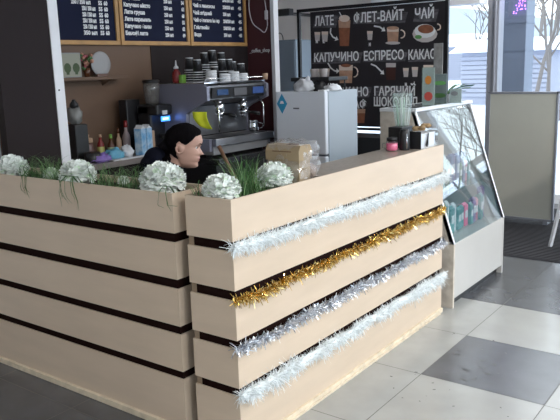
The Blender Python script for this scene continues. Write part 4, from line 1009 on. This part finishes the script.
k.tube([Mh @ Vector(p) for p in ((-.075, 0, .03), (-.095, 0, -.03), (-.095, .0, -.08), (-.09, .0, -.12), (-.085, 0, -.15))], [.03, .05, .05, .04, .02], 16)
k.build('hair', M['hair'], person)
# jacket and trousers
def grow(ch, d): return [(p, r + d) for p, r in ch]
k = skin_mesh([grow(arm(1), .012), grow(arm(-1), .012), [(Bv(-.09, 0, .93), .075), (Bv(-.068, 0, .985), .066)], [(Bv(-.15, .0, .90), .10), (Bv(-.165, 0, 1.0), .095), (Bv(-.16, 0, 1.045), .07)]])
torso(k, [(f_, z_, a_ + .014, b_ + .014) for f_, z_, a_, b_ in secs[1:7]] + [(-.10, .975, .085, .16), (-.08, .995, .062, .10)])
j_ = k.build('jacket', M['cloth'], person); remesh(j_, .007); j_.data.materials.clear(); j_.data.materials.append(M['cloth'])
k = skin_mesh([grow(leg(1), .010)[:4] + [(leg(1)[-1][0], .042)], grow(leg(-1), .010)[:4] + [(leg(-1)[-1][0], .042)]])
torso(k, [(f_, z_, a_ + .010, b_ + .010) for f_, z_, a_, b_ in secs[0:3]])
j_ = k.build('trousers', M['jeans'], person); remesh(j_, .009); j_.data.materials.clear(); j_.data.materials.append(M['jeans'])
for sg in (1, -1):
    k = MB(); P = Bv(.235, sg * .1, .0); g_ = bmesh.ops.create_icosphere(k.bm, subdivisions=3, radius=1)
    for v in g_['verts']: c = v.co.copy(); v.co = P + FD * c.x * .13 + SD * c.y * .045 + Vector((0, 0, max(0.0, .035 + c.z * .048)))
    for f in k.bm.faces: f.smooth = True
    k.build('shoe', M['shoe'], person)
t = thing('stool', 'low dark stool under the seated person', 'stool', tuple(Bv(-.23, 0, 0)))
k = MB(); k.lathe([(.15, .38), (.165, .39), (.165, .415), (.15, .43)], n=28); k.build('seat', M['black'], t)
for a in (pi / 4, 3 * pi / 4, 5 * pi / 4, 7 * pi / 4):
    k = MB(); k.tube([(.11 * cos(a), .11 * sin(a), .385), (.16 * cos(a), .16 * sin(a), 0)], .012, 8); k.build('leg', M['blackm'], t)

# broom leaning inside the kiosk
t = thing('broom', 'wooden broom handle leaning inside the kiosk behind the corner flower', 'broom')
k = MB(); k.tube([(-2.28, 3.2, .05), (-2.49, 3.2, .45), (-2.76, 3.2, .92), (-2.845, 3.2, 1.06)], .012, 10); k.build('handle', M['wood'], t)
k = MB(); k.box((-2.36, 3.17, .0), (-2.18, 3.23, .07), .006); k.build('brush_head', M['red'], t)
k = MB(); k.box((-2.30, 3.4, .0), (-2.0, 3.86, .72), .004); k.mi = 1; k.box((-2.305, 3.62, .1), (-2.295, 3.625, .68))
tag(k.build('under_counter_cabinet', [M['black'], M['grey']]), 'dark low cabinet inside the kiosk behind the counter', 'cabinet')

# ------------------------------------------------------------------ outside
k = MB(); k.box((-90, 7.75, -.3), (70, 140, -.12)); k.box((X1 + .15, -60, -.3), (70, 7.75, -.12)); struct('ground_outside', k, M['snow'])
k = MB(); k.box((-2.78, 8.0, -.12), (-2.50, 8.3, 3.2), .004)
for z in (.72, 1.0, 1.62, 1.92): k.box((-2.785, 7.99, z), (-2.495, 8.3, z + .02))
tag(k.build('outdoor_column', M['blueg']), 'blue-grey column with faint bands outside the glass', 'column')
k = MB(); rr = random.Random(2)
for i in range(40): k.ball((rr.uniform(-2.64, -2.50), 7.97, rr.uniform(2.02, 2.3)), .006, seg=6, rings=4)
k.tube([(-2.64, 7.975, 2.3), (-2.55, 7.975, 2.1), (-2.51, 7.975, 2.25)], .002, 5)
tag(k.build('fairy_lights', M['fairy']), 'purple fairy lights at the top of the blue-grey column', 'fairy lights')
def house(x, y, w, d, h, m, label, rh=1.4, rz=.3):
    t = thing('house', label, 'house', (x, y, -.12), rz)
    k = MB(); k.box((-w / 2, 0, 0), (w / 2, d, h))
    z = .3
    while z < h - .15: k.box((-w / 2 - .03, -.05, z), (w / 2 + .03, 0, z + .13)); z += .17
    k.build('siding_wall', m, t)
    k = MB(); k.prism([(-w / 2 - .4, -.4, h), (-w / 2 - .4, d + .4, h), (-w / 2 - .4, d / 2, h + rh)], (w + .8, 0, 0)); k.build('roof', M['roof'], t)
    if h > 2.5:
        for xx in (-w / 4, w / 4):
            k = MB(); k.box((xx - .5, -.08, h * .4), (xx + .5, -.02, h * .75)); wo = k.build('window', M['frame_g'], t)
house(-8.9, 26, 3.2, 2.5, 1.95, M['siding'], 'pale blue sided market stall beyond the glass, left of the mullion', .5, 0)
house(-9.8, 36, 1.6, 2, 1.6, M['siding'], 'small pale stall among the bare trees right of the blue-grey column', .3, 0)
house(-26, 60, 9, 6, 2.9, M['siding'], 'far pale house with snowy roof behind the market stall', 1.2)
house(12, 40, 24, 5, 4.0, mat('teal_siding', (.05, .10, .11), .7), 'long dark teal building reflected low in the showcase glass', .6, 0)  # out of view, added so the slanted glass reflects something dark low down
house(2, 60, 9, 7, 4.2, M['beige_o'], 'beige house seen behind the bare trees', 1.6, .1)
k = MB(); vsx = []
for i in range(41):
    x = -90 + i * 4; hgt = 4 + 7 * exp(-((x + 55) / 26) ** 2) + 1.2 * noise.noise(Vector((x * .05, 0, 0)))
    vsx.append((k.bm.verts.new((x, 90, -.3)), k.bm.verts.new((x, 105, hgt)), k.bm.verts.new((x, 125, -.3))))
for a, b in zip(vsx[:-1], vsx[1:]): k.bm.faces.new((a[0], b[0], b[1], a[1])); k.bm.faces.new((a[1], b[1], b[2], a[2]))
struct('hill', k, M['hill'])
def tree(x, y, h, r, seed, label, br=5):
    rr = random.Random(seed); k = MB()
    def grow_(p, d, L_, r_, lvl):
        pts = [p]; q = p
        for s_ in range(4):
            d = (d + Vector((rr.uniform(-.16, .16), rr.uniform(-.16, .16), rr.uniform(-.04, .12)))).normalized(); q = q + d * L_ / 4; pts.append(q)
        k.tube(pts, [r_ * (1 - .12 * i) for i in range(5)], 5 if lvl else 8, cap=False)
        if lvl >= 4: return
        for b in range(3 + (lvl < 2)):
            pp = pts[rr.randint(2, 4)]; a = rr.uniform(0, 6.28); nd = (d + Vector((cos(a), sin(a), rr.uniform(-.1, .5))) * rr.uniform(.5, 1.0)).normalized()
            grow_(pp, nd, L_ * rr.uniform(.55, .75), r_ * .5, lvl + 1)
    grow_(Vector((0, 0, 0)), Vector((0, 0, 1)), h * .42, r, 0)
    o = k.build('bare_tree', M['bark'], None, fix=False); o.location = (x, y, -.12); tag(o, label, 'tree', 'bare trees outside the windows')
for i, (x, y, h, r, lb) in enumerate([(-6.0, 21.5, 8, .06, 'thin bare tree between the two nearest ones beyond the glass'), (-7.4, 24.3, 8.5, .07, 'thin bare tree close to the blue-grey column'), (-4.2, 15.5, 6.5, .045, 'nearest slender bare tree at the right picture edge'), (-9.0, 33, 9, .08, 'bare tree farthest back, right of the blue-grey column'), (-5.6, 19, 7.5, .065, 'bare tree right of the blue-grey column beyond the glass'), (-5.1, 19.5, 8, .06, 'bare tree at the right picture edge beyond the glass'), (-8.3, 28, 9, .09, 'bare tree standing beside the small pale stall'),
    (-7.2, 30, 9, .09, 'distant bare tree cut by the right picture edge'), (-22, 58, 9, .12, 'far bare tree rising behind the market stall left of the mullion'), (6.5, 30, 10, .10, 'bare tree reflected in the upper left of the showcase glass'), (9.5, 36, 11, .12, 'bare tree reflected in the upper right of the showcase glass'), (8.0, 27, 9, .08, 'bare tree reflected in the middle of the showcase glass')]):
    tree(x, y, h, r, 30 + i, lb)

# ------------------------------------------------------------------ unseen lamps added to light the counters and hall
def added_ceil_lamp(x, y, e_, lb):
    t = thing('ceiling_light', lb, 'ceiling light', (x, y, 3.2), 0, 'square ceiling lights')
    box('diffuser', (-.28, -.28, -.03), (.28, .28, -.012), M['lamp'], t); k = MB()
    k.box((-.3, -.3, -.035), (.3, -.28, 0)); k.box((-.3, .28, -.035), (.3, .3, 0)); k.box((-.3, -.28, -.035), (-.28, .28, 0)); k.box((.28, -.28, -.035), (.3, .28, 0)); k.build('frame', M['whitep'], t)
    l = bpy.data.lights.new('ceiling_light_lamp', 'AREA'); l.shape = 'SQUARE'; l.size = .55; l.energy = e_; l.color = (1, .95, .90)
    o = bpy.data.objects.new('lamp', l); C.objects.link(o); o.parent = t; o.location = (0, 0, -.05)
for i, (x, y, e_) in enumerate([(1.2, 3.4, 44), (1.6, .4, 30), (-2.2, -1.4, 9), (1.0, -3.2, 18), (-1.6, 6.6, 20), (1.6, 5.6, 34)]): added_ceil_lamp(x, y, e_, ['ceiling light beside the counter', 'ceiling light above the viewer', 'ceiling light left in the hall', 'ceiling light far behind the viewer', 'ceiling light over the entrance mat', 'ceiling light by the glass front'][i])

w = bpy.data.worlds.new('sky'); SC.world = w; w.use_nodes = True; nt = w.node_tree
bg = nt.nodes['Background']; tc = nt.nodes.new('ShaderNodeTexCoord'); nz = nt.nodes.new('ShaderNodeTexNoise'); nz.inputs['Scale'].default_value = 3
rp = nt.nodes.new('ShaderNodeValToRGB'); rp.color_ramp.elements[0].color = (.72, .88, .98, 1); rp.color_ramp.elements[1].color = (.93, .97, 1, 1)
nt.links.new(tc.outputs['Generated'], nz.inputs['Vector']); nt.links.new(nz.outputs['Fac'], rp.inputs[0]); nt.links.new(rp.outputs[0], bg.inputs[0]); bg.inputs[1].default_value = 2.1
vs_ = SC.view_settings; vs_.view_transform = 'Standard'; vs_.look = 'None'; vs_.exposure = 0.85; vs_.gamma = 1; vs_.use_curve_mapping = False
SC.cycles.max_bounces = 8; SC.cycles.transparent_max_bounces = 16
